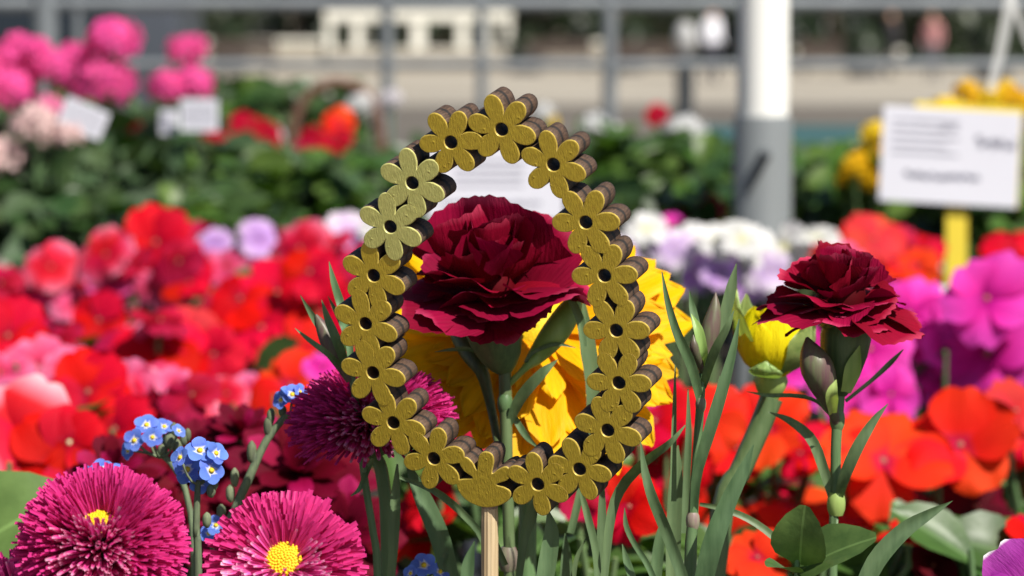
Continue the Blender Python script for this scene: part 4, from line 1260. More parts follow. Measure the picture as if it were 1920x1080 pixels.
for i, az in enumerate((0, 72, 144, 216, 288)):
    goblet('petal', az + 12, 52, 66 * px_, (0.30, 0.8, 1.0, 1.02, 0.92, 0.80), 128 * px_, 0.10, MAT_YBUD)
for i, az in enumerate((36, 108, 180, 252, 324)):
    goblet('petal', az + 12, 50, 57 * px_, (0.35, 0.8, 1.0, 1.0, 0.88, 0.72), 132 * px_, 0.12, MAT_YBUD)
for i, az in enumerate((60, 180, 300)):
    goblet('petal', az, 58, 45 * px_, (0.35, 0.8, 1.0, 0.95, 0.8, 0.5), 134 * px_, 0.15, MAT_YBUD)
MAT_SEP = leaf_mat('sepal_pale', (0.30, 0.40, 0.13), (0.19, 0.29, 0.08), trans=0.3)
for az, half, H, tip, wv in ((-74, 38, 186, 0.30, -1.5), (58, 42, 128, 0.22, 0), (100, 36, 138, 0.25, 0), (150, 40, 140, 0.2, 0), (-130, 40, 150, 0.25, 0), (-14, 26, 40, 0.35, 0)):
    goblet('sepal', az, half, 73 * px_, (0.22, 0.76, 1.0, 1.06, 1.02, 0.98), H * px_, tip, MAT_SEP, wv)
v, f = tube_data([yc - yax * 0.007, yc - yax * 0.004, yc - yax * 0.001, yc + yax * 0.001], [0.0032, 0.0048, 0.0058, 0.0050], 16)
place('calyx', mesh_of('calyx', rel(yb, v), f, MAT_PALE), yb, basem(yb))
stem(yb, [(1447, 745, Zy, 44), (1425, 800, Zy, 42), (1390, 880, Zy, 42), (1350, 985, Zy, 44), (1300, 1500, Zy, 44)])

# ---------------------------------------------------------------- forget-me-nots
def round_petal():
    def make():
        def fn(u, t):
            w = 0.54 * math.sqrt(max(0.0, 1 - ((t - 0.56) / 0.60) ** 2)) if t < 0.999 else 0.30
            return (u * w, t * (1 - 0.10 * u * u), 0.10 * t + 0.25 * (u * w) ** 2 - 0.10 * t * t)
        return grid_mesh('round_petal', fn, 4, 5, MAT_FMN)
    return cached('roundpetal', make)
def small_flower(parent, c, n, R, rr):
    e = n.orthogonal().normalized(); f2 = n.cross(e)
    v, f = tube_data([c - n * R * 0.5, c, c + n * R * 0.10, c + n * R * 0.16], [R * 0.10, R * 0.19, R * 0.20, R * 0.08], 10)
    fl = place('flower', mesh_of('flower', [q - c for q in v], f, MAT_EYE), parent, Matrix.Translation(c))
    r0 = rr.random() * 6
    for k in range(5):
        a = r0 + k * 2 * math.pi / 5
        d = e * math.cos(a) + f2 * math.sin(a)
        place('petal', round_petal(), fl, frame(c + d * R * 0.12, (d + n * rr.uniform(0.0, 0.25)).normalized(), n, R * rr.uniform(0.84, 0.95)))
def forget_me_not(label, flowers, stem_pts, buds, Z, seed, extra=()):
    rr = random.Random(seed)
    root = P(stem_pts[-1][0], stem_pts[-1][1], Z); root.z = SOIL
    t = thing('forget_me_not', label, 'forget-me-not', root, 'blue forget-me-nots')
    sp = [(x, y, Z, w) for x, y, w in stem_pts] + [(stem_pts[-1][0] + 5, 1700, Z, stem_pts[-1][2])]
    stem(t, sp, MAT_GREY)
    for x, y, R, fx, fy in flowers:
        n = (-FW * 0.75 + RT * fx + UP * fy).normalized()
        z = Z - 0.003 + rr.uniform(-0.004, 0.004)
        small_flower(t, P(x, y, z), n, R * 0.80 * rr.uniform(0.85, 1.08) * K * Z, rr)
        j = min(stem_pts[:3], key=lambda q: abs(q[0] - x) + abs(q[1] - y))
        stem(t, [(x, y, z + 0.002, 5), ((x + j[0]) / 2, max(y, j[1]) - 2, z + .003, 5), (j[0], j[1] + 8, Z, 6)], MAT_GREY, 'pedicel', 6, 5)
    for x, y, w, h in buds:
        stem(t, [(x, y - h / 2, Z, 3), (x, y - h / 4, Z, w), (x, y + h / 4, Z, w), (x + 2, y + h / 2, Z, 4)], MAT_GREY, 'bud', 8, 8)
    for q in extra:
        blade(t, [(a, b, Z, w) for a, b, w in q], MAT_LEAF2 if False else MAT_BLADE)
forget_me_not('blue forget-me-not cluster with yellow eyes above the two front daisies',
              [(352, 880, 34, -.3, .1), (396, 882, 34, .35, .15), (375, 845, 36, 0, .6), (374, 906, 26, 0, -.3), (405, 850, 28, .6, .5), (338, 858, 26, -.6, .4)],
              [(372, 900, 10), (370, 930, 12), (368, 1000, 14), (372, 1080, 15)], [(396, 920, 16, 26), (402, 908, 14, 22), (388, 975, 16, 30)], 1.035, 2)
forget_me_not('blue forget-me-not cluster half turned away, above the bottom left daisy',
              [(252, 826, 32, -.3, .2), (286, 820, 28, .1, .2), (275, 797, 30, 0, .7), (308, 800, 26, .3, .8), (240, 845, 24, -.7, .1), (335, 808, 22, .7, .6)],
              [(300, 850, 12), (325, 875, 12), (350, 930, 12), (365, 1080, 13)], [(318, 826, 20, 34), (333, 838, 18, 30), (345, 822, 14, 26), (305, 845, 18, 26), (326, 805, 14, 26), (352, 815, 12, 24)], 1.10, 4)
forget_me_not('blue forget-me-not flowers low behind the bottom left pompom daisy',
              [(190, 882, 30, -.2, .5), (222, 886, 26, .3, .6), (165, 890, 24, -.5, .3), (250, 905, 18, .4, .6)], [(205, 905, 10), (210, 960, 12), (215, 1080, 12)], [(240, 900, 12, 20)], 1.09, 6)
forget_me_not('leaning forget-me-not stem with grey buds and a nodding blue flower',
              [(548, 740, 32, .3, .7), (527, 750, 24, -.5, .3), (563, 735, 22, .7, .4)], [(540, 775, 13), (500, 825, 15), (465, 900, 17), (440, 960, 18), (410, 1080, 18)],
              [(503, 800, 16, 40), (508, 780, 14, 30), (472, 848, 17, 44), (478, 862, 14, 34), (440, 895, 15, 36), (432, 925, 16, 34), (415, 960, 16, 30), (530, 770, 14, 22)], 1.09, 9)
forget_me_not('single blue forget-me-not bloom low beside the wooden stick',
              [(795, 1060, 34, -.1, .4), (825, 1072, 26, .4, .3), (770, 1075, 22, -.5, .3)], [(797, 1078, 8), (800, 1100, 10), (800, 1150, 10)], [], 1.06, 11,
              [[(846, 1025, 2), (828, 1055, 16), (812, 1100, 18)]])
forget_me_not('blue forget-me-not petals glimpsed between the two front daisies',
              [(405, 985, 26, 0, .4), (392, 1000, 22, -.3, .2)], [(400, 1000, 8), (398, 1040, 10), (398, 1100, 10)], [], 1.08, 13)

# ---------------------------------------------------------------- bedding flowers
def big_flower(parent, x, y, Z, r, colname, up=0.5, side=0.0, seed=0, droop=0.0, petals=5, eye=MAT_EYEI):
    rr = random.Random(seed)
    c = P(x, y, Z)
    n = (-FW * (1 - up) + UP * (up * 1.1) + RT * side).normalized()
    R = r * K * Z
    e = n.orthogonal().normalized(); f2 = n.cross(e)
    root = WM[parent.name].translation
    low = c - n * R * 0.5 - WZ * R * 0.5
    v, f = tube_data([low.lerp(Vector((root.x, root.y, SOIL + 0.05)), 0.5), low, c - n * R * 0.1, c + n * R * 0.03, c + n * R * 0.05], [0.0016, 0.0016, R * 0.04, R * 0.07, R * 0.02], 7)
    fl = place('flower', mesh_of('flower', [q - c for q in v], f, [MAT_STEM, eye], [0] * 7 + [0] * 7 + [1] * 14 + [0, 1]), parent, Matrix.Translation(c))
    r0 = rr.random() * 6
    mat = fmat(colname)
    for k in range(petals):
        a = r0 + k * 2 * math.pi / petals + rr.uniform(-0.12, 0.12)
        d = e * math.cos(a) + f2 * math.sin(a)
        y_ = (d + n * (rr.uniform(-0.18, 0.42) - droop)).normalized()
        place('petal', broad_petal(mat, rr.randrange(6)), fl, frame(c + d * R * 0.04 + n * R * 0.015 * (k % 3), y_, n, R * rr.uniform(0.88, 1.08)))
    return fl
def scatter_leaves(parent, x, y, Z, rx, ry, n, size, mats, rr, w0=0.30, depth=0.10, point=1.0):
    root = WM[parent.name].translation
    for i in range(n):
        px, py = x + rr.uniform(-rx, rx), y + rr.uniform(-ry, ry)
        z = Z + rr.uniform(-depth, depth)
        c = P(px, py, z)
        if c.z < SOIL + 0.01:
            c.z = SOIL + 0.01 + rr.random() * 0.03
        out = (c - Vector((root.x, root.y, c.z)))
        d = (out.normalized() * 0.6 if out.length > 1e-4 else RT * 0.3) + Vector((rr.uniform(-1, 1), rr.uniform(-1, 0.4), rr.uniform(-0.45, 0.6)))
        d.normalize()
        nrm = (UP * rr.uniform(0.4, 1.0) - FW * rr.uniform(0.0, 0.8) + RT * rr.uniform(-0.4, 0.4)).normalized()
        s = size * rr.uniform(0.7, 1.25)
        place('leaf', leaf_mesh(mats[i % len(mats)], rr.randrange(4), w0, point), parent, frame(c - d * s * 0.5, d, nrm, s))
def stalks(parent, x, y, Z, n, rr, spread, top):
    """the branching green stalks of a bedding plant, one mesh"""
    root = WM[parent.name].translation
    mb = MB()
    for i in range(n):
        tip = P(x + rr.uniform(-spread, spread), y + rr.uniform(0, top), Z + rr.uniform(-.04, .04))
        mid = Vector((root.x, root.y, SOIL)).lerp(tip, 0.5) + Vector((rr.uniform(-.01, .01), rr.uniform(-.01, .01), -0.01))
        v, f = tube_data([Vector((root.x, root.y, SOIL - 0.01)), mid, tip], [0.003, 0.0022, 0.0012], 6)
        mb.add(v, f)
    place('stalks', mesh_of('stalks', rel(parent, mb.v), mb.f, MAT_STEM), parent, basem(parent))
BED_GROUP = 'bedding plants in the soil trays'
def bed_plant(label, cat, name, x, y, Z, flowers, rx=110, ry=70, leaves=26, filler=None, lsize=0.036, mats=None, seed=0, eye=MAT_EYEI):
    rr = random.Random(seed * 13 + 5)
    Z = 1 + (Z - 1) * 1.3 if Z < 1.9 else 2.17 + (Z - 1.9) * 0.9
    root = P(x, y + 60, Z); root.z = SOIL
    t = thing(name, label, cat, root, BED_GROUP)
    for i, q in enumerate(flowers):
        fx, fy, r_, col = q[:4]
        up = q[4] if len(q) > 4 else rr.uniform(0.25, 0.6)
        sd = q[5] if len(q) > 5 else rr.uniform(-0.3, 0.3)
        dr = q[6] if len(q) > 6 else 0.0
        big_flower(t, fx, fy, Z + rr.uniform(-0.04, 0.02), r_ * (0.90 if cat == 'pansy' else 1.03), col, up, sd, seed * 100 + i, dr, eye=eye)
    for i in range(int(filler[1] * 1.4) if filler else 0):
        col = filler[0][i % len(filler[0])]  # darkred fillers stand for shaded gaps between blooms, dark by colour
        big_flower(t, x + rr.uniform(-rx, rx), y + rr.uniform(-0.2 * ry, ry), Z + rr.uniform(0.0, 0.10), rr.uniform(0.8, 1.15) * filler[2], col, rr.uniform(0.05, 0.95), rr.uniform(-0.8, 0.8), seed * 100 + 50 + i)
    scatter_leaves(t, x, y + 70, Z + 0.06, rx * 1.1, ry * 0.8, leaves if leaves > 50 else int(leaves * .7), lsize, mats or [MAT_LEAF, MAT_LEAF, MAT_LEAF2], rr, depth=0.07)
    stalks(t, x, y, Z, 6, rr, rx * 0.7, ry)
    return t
IM, IMC = 'impatiens_plant', 'impatiens'
bed_plant('crimson and pink impatiens plant at the left edge in the back row', IMC, IM, 60, 545, 2.30,
          [(95, 500, 56, 'rosy'), (50, 555, 50, 'hotpink'), (15, 600, 50, 'crimson'), (138, 572, 44, 'pink'), (70, 520, 36, 'pink'), (60, 610, 46, 'crimson'), (0, 530, 50, 'crimson'), (105, 545, 52, 'crimson')], filler=(('crimson', 'darkred', 'pink', 'rose'), 10, 52), seed=1)
bed_plant('rose and scarlet impatiens plant rising highest in the back row on the left', IMC, IM, 255, 510, 2.30,
          [(198, 478, 60, 'rosy', .3), (292, 455, 75, 'scarlet', .3), (335, 490, 56, 'crimson'), (208, 530, 46, 'hotpink', .3), (240, 545, 34, 'pink', .3), (276, 540, 34, 'pink', .2), (318, 556, 34, 'pink', .2), (355, 530, 54, 'scarlet'), (240, 500, 55, 'crimson')],
          filler=(('crimson', 'darkred', 'pink', 'scarlet', 'rose'), 11, 52), seed=2)
bed_plant('lilac pansies with pink flowers below, behind the scarlet impatiens', 'pansy', 'pansy_plant', 450, 475, 2.50,
          [(402, 458, 46, 'lilac', .4), (488, 450, 50, 'lilac', .4), (425, 500, 54, 'pink', .3), (465, 518, 48, 'hotpink', .3), (500, 500, 40, 'rosy', .3), (380, 490, 46, 'rose')], filler=(('pink', 'crimson', 'hotpink', 'darkred'), 7, 50), seed=3)
bed_plant('dusky crimson impatiens plant beside the lilac pansies', IMC, IM, 575, 480, 2.40,
          [(562, 466, 64, 'rosy', .3), (600, 500, 58, 'crimson'), (535, 520, 50, 'scarlet'), (620, 460, 50, 'rose')], filler=(('crimson', 'darkred', 'rose'), 7, 52), seed=4)
bed_plant('white and lilac pansies just behind the left side of the egg', 'pansy', 'pansy_plant', 680, 450, 2.5,
          [(655, 440, 58, 'blush', .4), (690, 470, 62, 'lilac', .4), (715, 430, 55, 'white', .4), (650, 490, 50, 'pink'), (745, 470, 50, 'lilac')], filler=(('lilac', 'pink'), 4, 50), seed=5)
bed_plant('large bright scarlet impatiens plant beside the purple carnation bud', IMC, IM, 525, 590, 1.90,
          [(520, 550, 92, 'scarlet', .45), (490, 615, 84, 'scarlet', .5), (600, 590, 84, 'scarlet', .3), (580, 510, 64, 'scarlet', .4), (560, 660, 80, 'scarlet', .5), (450, 560, 62, 'scarlet')],
          filler=(('crimson', 'darkred', 'scarlet'), 8, 66), seed=6)
bed_plant('scarlet impatiens plant with small pink blooms, middle of the left bed', IMC, IM, 290, 640, 1.85,
          [(185, 600, 58, 'scarlet', .15), (295, 648, 92, 'scarlet', .5), (365, 622, 54, 'salmon', .3), (300, 600, 58, 'crimson', .7), (285, 630, 34, 'pink', .3), (400, 665, 60, 'scarlet', .3), (230, 660, 60, 'crimson', .4)],
          filler=(('crimson', 'darkred', 'pink', 'rose'), 10, 56), seed=7)
bed_plant('pale pink and red impatiens plant at the left edge, second row', IMC, IM, 50, 680, 1.62,
          [(70, 690, 84, 'pink', .35), (130, 700, 56, 'pink', .4), (15, 630, 76, 'scarlet', .3), (50, 745, 86, 'crimson', .2), (0, 700, 70, 'pink'), (110, 640, 50, 'crimson')], filler=(('darkred', 'rose', 'crimson', 'pink'), 9, 62), seed=8)
bed_plant('rose red impatiens plant above the half turned forget-me-not cluster', IMC, IM, 255, 750, 1.52,
          [(165, 735, 84, 'scarlet', .25), (150, 800, 88, 'rosy', .4), (310, 775, 108, 'rosy', .45), (250, 728, 52, 'pink', .3), (330, 720, 44, 'pink', .4), (215, 805, 80, 'scarlet', .3), (360, 740, 60, 'crimson')],
          filler=(('rose', 'darkred', 'crimson', 'pink'), 10, 70), seed=9)
bed_plant('red impatiens plant with white tipped petals above the bottom left daisy', IMC, IM, 40, 835, 1.40,
          [(40, 815, 118, 'bicolour', .25, .2), (110, 860, 100, 'scarlet', .3), (0, 890, 90, 'bicolour', .3), (130, 830, 70, 'scarlet')], filler=(('scarlet', 'darkred', 'pink'), 6, 72), seed=10, eye=MAT_EYEW)
bed_plant('orange impatiens plant behind the nodding forget-me-not', IMC, IM, 555, 735, 1.62,
          [(545, 725, 78, 'orange', .35), (605, 690, 40, 'magenta', .5), (600, 745, 60, 'orange', .3), (660, 720, 70, 'scarlet')], rx=70, filler=(('scarlet', 'orange'), 4, 64), seed=11)
bed_plant('small flowered rose pink impatiens plant in the middle of the left bed', IMC, IM, 435, 755, 1.68,
          [(425, 738, 44, 'rosy', .3), (462, 735, 40, 'pink', .3), (400, 780, 56, 'crimson', .3), (470, 790, 56, 'crimson', .2), (380, 730, 40, 'scarlet')], rx=70, leaves=34, filler=(('crimson', 'darkred'), 6, 58), mats=[MAT_LEAF, MAT_LEAF2], seed=12)
def dahlia(label, blooms, Z, seed):
    rr = random.Random(seed)
    root = P(blooms[0][0], 1080, Z); root.z = SOIL
    t = thing('dahlia', label, 'dahlia', root, 'dark crimson dahlias behind the daisies')
    for x, y, R_, up in blooms:
        c = P(x, y, Z + rr.uniform(-.02, .03))
        n = (-FW * (1 - up) + UP * up).normalized()
        e = n.orthogonal().normalized(); f2 = n.cross(e)
        v, f = tube_data([Vector((root.x, root.y, SOIL)).lerp(c, .4), c - n * .012 - WZ * .01, c - n * .003, c + n * .003], [0.002, 0.002, 0.008, 0.004], 9)
        hd = place('flower', mesh_of('flower', [q - c for q in v], f, MAT_CALYX), t, Matrix.Translation(c))
        for row, (cnt, el, k) in enumerate(((13, -14, 1.0), (12, 8, 0.92), (9, 34, 0.72), (6, 62, 0.5))):
            for i in range(cnt):
                a_ = 2 * math.pi * (i + rr.uniform(-.25, .25)) / cnt + row
                d = e * math.cos(a_) + f2 * math.sin(a_)
                q = D2R(el + rr.uniform(-10, 10))
                y_ = d * math.cos(q) + n * math.sin(q)
                col = rr.choice(('darkred', 'darkred', 'darkred', 'darkred', 'wine'))
                place('petal', long_petal(fmat(col), rr.randrange(5), 0.19), hd, frame(c + n * .0015 * row, y_, n * math.cos(q) - d * math.sin(q), R_ * K * Z * k * rr.uniform(.88, 1.08)))
    return t
dahlia('dark crimson dahlia with drooping pointed petals behind the open pink daisy', [(560, 900, 165, .45), (640, 1010, 120, .3)], 1.32, 41)
dahlia('dark crimson dahlia with pointed petals behind the blue forget-me-nots', [(360, 880, 140, .5), (455, 830, 105, .6), (450, 1000, 130, .4)], 1.36, 42)
dahlia('small dark crimson dahlia low behind the bottom left pompom daisy', [(215, 900, 105, .5), (300, 985, 110, .4)], 1.34, 43)
# right bed
bed_plant('scarlet impatiens plant between the egg and the carnation bud stalk', IMC, IM, 1220, 800, 1.50,
          [(1225, 790, 92, 'scarlet', .4), (1065, 775, 56, 'scarlet', .2), (1250, 880, 100, 'scarlet', .2), (1330, 790, 76, 'orange', .3), (1170, 870, 76, 'scarlet', .3), (1110, 880, 66, 'rose', .3), (1190, 730, 60, 'magenta', .4)],
          filler=(('scarlet', 'crimson', 'orange'), 8, 78), seed=14)
bed_plant('orange red impatiens plant behind the bud stalk and the carnation', IMC, IM, 1440, 860, 1.55,
          [(1440, 805, 84, 'orange', .4), (1380, 840, 70, 'scarlet', .4), (1490, 955, 96, 'orange', .75), (1370, 1035, 88, 'orange', .2, -.3), (1420, 1060, 80, 'orange', .5), (1500, 850, 60, 'scarlet', .6)],
          filler=(('scarlet', 'crimson'), 6, 72), leaves=34, seed=15)
bed_plant('bright orange impatiens plant with two broad blooms right of the carnation stem', IMC, IM, 1720, 860, 1.52,
          [(1655, 865, 122, 'orange', .50, .1), (1800, 835, 112, 'orange', .40, -.1), (1600, 985, 80, 'orange', .85), (1690, 1010, 70, 'scarlet', .8), (1830, 950, 86, 'darkred', .1, .2, .3), (1560, 820, 62, 'scarlet', .5)],
          filler=(('scarlet', 'darkred', 'crimson'), 5, 76), leaves=40, seed=16)
bed_plant('magenta petunia plant behind the right carnation stem', 'petunia', 'petunia_plant', 1590, 700, 1.68,
          [(1630, 655, 88, 'magenta', .35), (1600, 735, 78, 'magenta', .3), (1485, 690, 58, 'magenta', .4), (1670, 740, 60, 'magenta', .2), (1540, 640, 60, 'magenta')], filler=(('magenta',), 5, 66), leaves=22, seed=17)
bed_plant('large magenta petunia plant at the right edge under the price card', 'petunia', 'petunia_plant', 1830, 630, 1.72,
          [(1705, 590, 84, 'magenta', .3), (1850, 560, 92, 'magenta', .35), (1850, 665, 104, 'magenta', .3), (1760, 640, 80, 'magenta', .3), (1920, 600, 84, 'magenta', .35), (1780, 720, 60, 'magenta', .3)],
          filler=(('magenta',), 7, 80), leaves=24, seed=18)
bed_plant('salmon red impatiens plant at the right edge below the petunias', IMC, IM, 1910, 790, 1.58,
          [(1905, 770, 70, 'salmon', .4), (1960, 830, 80, 'orange', .4), (1890, 850, 56, 'scarlet')], rx=80, filler=(('scarlet',), 3, 66), leaves=36, mats=[MAT_LEAF2, MAT_LEAF], lsize=0.06, seed=19)
bed_plant('white and lilac pansies between the gerbera and the canopy pole', 'pansy', 'pansy_plant', 1290, 485, 2.20,
          [(1212, 430, 46, 'white', .4), (1262, 462, 58, 'blush', .4), (1308, 515, 58, 'lilac', .35), (1345, 452, 46, 'white', .5), (1300, 445, 44, 'white', .5), (1240, 510, 60, 'blush', .4), (1350, 510, 48, 'lilac', .4)], filler=(('lilac', 'blush'), 5, 54), seed=20, eye=MAT_EYEW)
bed_plant('pure white pansies at the foot of the canopy pole', 'pansy', 'pansy_plant', 1440, 480, 2.20,
          [(1420, 462, 62, 'white', .4), (1472, 466, 60, 'white', .4), (1400, 525, 54, 'lilac', .35), (1445, 510, 60, 'blush', .35), (1530, 445, 50, 'white', .7), (1390, 450, 50, 'white')], filler=(('blush', 'lilac'), 4, 54), seed=21, eye=MAT_EYEW)
bed_plant('red and orange impatiens plant behind the right carnation', IMC, IM, 1655, 465, 2.30,
          [(1640, 446, 60, 'salmon', .3), (1688, 466, 50, 'crimson', .3), (1718, 500, 48, 'orange', .35), (1565, 480, 50, 'scarlet', .4), (1600, 500, 50, 'pink'), (1690, 500, 50, 'orange')], rx=75, filler=(('scarlet', 'magenta'), 4, 50), seed=22)
bed_plant('red impatiens plant right of the yellow sign stake', IMC, IM, 1905, 490, 2.30,
          [(1900, 475, 62, 'scarlet', .5), (1876, 500, 44, 'orange', .4), (1935, 500, 56, 'scarlet'), (1842, 515, 30, 'lilac', .3)], rx=55, filler=(('scarlet',), 4, 50), seed=23)
bed_plant('lilac white pansies at the foot of the yellow sign stake', 'pansy', 'pansy_plant', 1740, 555, 2.10,
          [(1715, 556, 42, 'blush', .4), (1752, 562, 42, 'blush', .4), (1815, 560, 34, 'lilac', .4)], rx=80, filler=(('blush',), 2, 42), seed=24, eye=MAT_EYEW)
bed_plant('leafy green bedding plant with few red flowers behind the egg base', IMC, IM, 930, 850, 1.38,
          [(985, 805, 52, 'scarlet', .2), (880, 830, 44, 'rose', .2), (810, 950, 62, 'scarlet', .3), (745, 1000, 70, 'scarlet', .3), (1020, 830, 40, 'scarlet')], rx=170, ry=110, leaves=70, mats=[MAT_LEAF, MAT_LEAF, MAT_LEAF2], seed=25)
bed_plant('leafy green bedding plant with one red flower below the bud stalk', IMC, IM, 1120, 1000, 1.25,
          [(1180, 950, 70, 'scarlet', .2), (1090, 935, 46, 'crimson', .2)], rx=150, ry=90, leaves=56, seed=26)
bed_plant('leafy green bedding plant low behind the right carnation stem', IMC, IM, 1560, 1020, 1.30,
          [(1420, 1045, 60, 'orange', .3), (1700, 1000, 60, 'orange', .8)], rx=230, ry=80, leaves=70, seed=27)
bed_plant('leafy green bedding plant in the bottom right corner', IMC, IM, 1840, 1010, 1.28,
          [(1750, 1060, 50, 'darkred', .3), (1930, 1000, 46, 'scarlet', .4)], rx=140, ry=90, leaves=44, mats=[MAT_LEAF2, MAT_LEAF], lsize=0.05, seed=28)
bed_plant('leafy green bedding plant between the left egg side and the gerbera', IMC, IM, 800, 700, 1.75,
          [(760, 690, 50, 'magenta', .3), (830, 600, 50, 'scarlet', .3), (1180, 560, 50, 'magenta', .3), (1120, 700, 60, 'magenta', .3)], rx=260, ry=130, leaves=80, seed=29)
# broad leaves in front
root = P(1498, 1065, 0.985); root.z = SOIL
t = thing('broad_leaf_sprig', 'sprig of two broad dark green leaves at the bottom right', 'leaf sprig', root)
stem(t, [(1497, 1050, 0.985, 8), (1494, 1100, 0.985, 12), (1490, 1600, 0.985, 14)])
MAT_BROAD = leaf_mat('broad_leaf_green', (0.075, 0.14, 0.035), (0.045, 0.095, 0.022), trans=0.15)
for (bx, by), (tx, ty), w, nn in (((1496, 1072), (1640, 1004), 0.36, (-FW * .6 + UP * .75)), ((1500, 1058), (1508, 950), 0.42, (-FW * .9 + UP * .1 - RT * .3)), ((1490, 1075), (1440, 1060), 0.4, (-FW * .3 + UP))):
    a, c = P(bx, by, 0.985), P(tx, ty, 0.975)
    place('leaf', leaf_mesh(MAT_BROAD, 1, w, 0.7), t, frame(a, c - a, nn, (c - a).length))
root = P(40, 1000, 1.2); root.z = SOIL
t = thing('broad_leaf_sprig', 'single broad mid green leaf at the left edge beside the pompom', 'leaf sprig', root)
MAT_BROAD2 = leaf_mat('broad_leaf_bright', (0.13, 0.23, 0.06), (0.09, 0.17, 0.04), trans=0.2)
a, c = P(-90, 1060, 1.2), P(110, 915, 1.19)
place('leaf', leaf_mesh(MAT_BROAD2, 2, 0.42, 0.6), t, frame(a, c - a, -FW * .8 + UP * .5, (c - a).length))
stem(t, [(-80, 1050, 1.2, 8), (-60, 1120, 1.2, 10), (-40, 1600, 1.2, 12)])
# purple and white petunia, bottom right corner
PEDGE = petal_mat('violet_white_rim', [(0, (0.30, 0.02, 0.25)), (0.6, (0.24, 0.015, 0.22)), (0.90, (0.34, 0.05, 0.32)), (0.95, (0.84, 0.80, 0.84)), (1, (0.86, 0.84, 0.86))], trans=0.3, streak=0.3)
c = P(1945, 1110, 0.97)
root = c.copy(); root.z = SOIL
t = thing('petunia', 'violet petunia with white rim in the bottom right corner', 'petunia', root)
n_ = (UP * 0.45 - FW * 0.8 - RT * 0.1).normalized()
e = n_.orthogonal().normalized(); e = (RT - n_ * RT.dot(n_)).normalized(); f2 = n_.cross(e)
for k, a in enumerate((128, 70, 5, 200, 285)):
    d = e * math.cos(D2R(a)) + f2 * math.sin(D2R(a))
    place('petal', broad_petal(PEDGE, k), t, frame(c, (d + n_ * .25).normalized(), n_, 118 * K))
v, f = tube_data([c - n_ * .012 - WZ * .02, c - n_ * .008, c + n_ * .001], [0.0015, 0.003, 0.005], 10)
place('throat', mesh_of('throat', rel(t, v), f, MAT_STEM), t, basem(t))
v, f = tube_data([c - n_ * .012 - WZ * .02, Vector((c.x, c.y, SOIL - 0.005))], [0.0015, 0.002], 8)
place('stem', mesh_of('stem', rel(t, v), f, MAT_STEM), t, basem(t))

# ---------------------------------------------------------------- plants on the back of the bench
def bench_plant(label, name, cat, x, y, Z, rx, ry, n, size, mats, seed, w0=0.45, point=0.7, depth=0.14, group='leafy plants at the back of the bench'):
    rr = random.Random(seed)
    root = P(x, y + ry, Z); root.z = SOIL
    t = thing(name, label, cat, root, group)
    scatter_leaves(t, x, y, Z, rx, ry, n, size, mats, rr, w0, depth, point)
    stalks(t, x, y - ry * 0.5, Z, 7, rr, rx * 0.7, ry)
    return t
G1 = leaf_mat('geranium_leaf', (0.054, 0.098, 0.036), (0.028, 0.058, 0.020), trans=0.2, rough=0.6)
G2 = leaf_mat('primrose_leaf', (0.075, 0.145, 0.022), (0.042, 0.09, 0.014), trans=0.3)
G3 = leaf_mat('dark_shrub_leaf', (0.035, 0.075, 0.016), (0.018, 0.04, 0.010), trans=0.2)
rows = [
    ('blue green geranium foliage at the left edge below the peach blooms', 'geranium_plant', 30, 400, 3.2, 130, 70, [G1, G3]),
    ('blue green geranium foliage under the tilted white plant labels', 'geranium_plant', 200, 350, 3.5, 130, 80, [G1, G1, G3]),
    ('blue green geranium foliage in front, over the rose impatiens', 'geranium_plant', 190, 430, 3.0, 150, 50, [G1, G3]),
    ('leafy primrose plant with dark gaps below the red primroses', 'primrose_plant', 390, 340, 3.6, 120, 80, [G1, G2, G3]),
    ('bright green primrose foliage left of the gold egg', 'primrose_plant', 560, 370, 3.2, 130, 75, [G2, G2, G1]),
    ('leafy plant behind the lilac pansies', 'primrose_plant', 430, 420, 3.0, 120, 50, [G2, G3]),
    ('dark leafy plant behind the pale gold flowers', 'primrose_plant', 690, 390, 3.4, 100, 90, [G3, G3, G2]),
    ('dark leafy shrub inside the basket handle', 'potted_shrub', 560, 225, 4.8, 110, 60, [G3, G3]),
    ('green shrub under the pair of pink geranium heads', 'potted_shrub', 400, 215, 4.3, 100, 60, [G2, G3, G1]),
    ('green leafy plant in the far row between the label cards', 'potted_shrub', 270, 250, 4.2, 90, 60, [G3, G1]),
    ('pale leafy plant in the far row at the left edge', 'potted_shrub', 60, 270, 4.0, 110, 80, [G1, G2, G3]),
    ('leafy plant right of the egg below the white blooms', 'primrose_plant', 1180, 340, 3.6, 110, 80, [G2, G3, G1]),
    ('leafy plant just left of the canopy pole', 'primrose_plant', 1310, 350, 3.5, 100, 75, [G2, G3]),
    ('leafy plant in front of the canopy pole foot on its left', 'primrose_plant', 1230, 400, 3.1, 120, 50, [G3, G2]),
    ('leafy plant just right of the canopy pole', 'primrose_plant', 1540, 350, 3.5, 100, 70, [G2, G1, G3]),
    ('leafy plant under the white price card', 'primrose_plant', 1680, 410, 3.3, 130, 60, [G2, G2, G3]),
    ('leafy plant right of the yellow sign stake', 'primrose_plant', 1880, 420, 3.2, 120, 60, [G2, G3]),
    ('leafy plant behind the carnation seen through the ring', 'primrose_plant', 960, 400, 3.6, 190, 90, [G2, G3]),
    ('leafy plant in the far row behind the price card', 'potted_shrub', 1800, 320, 4.2, 150, 80, [G3, G2]),
    ('low leafy plant in the far row right of the canopy pole', 'potted_shrub', 1540, 325, 4.1, 110, 40, [G3, G2]),
]
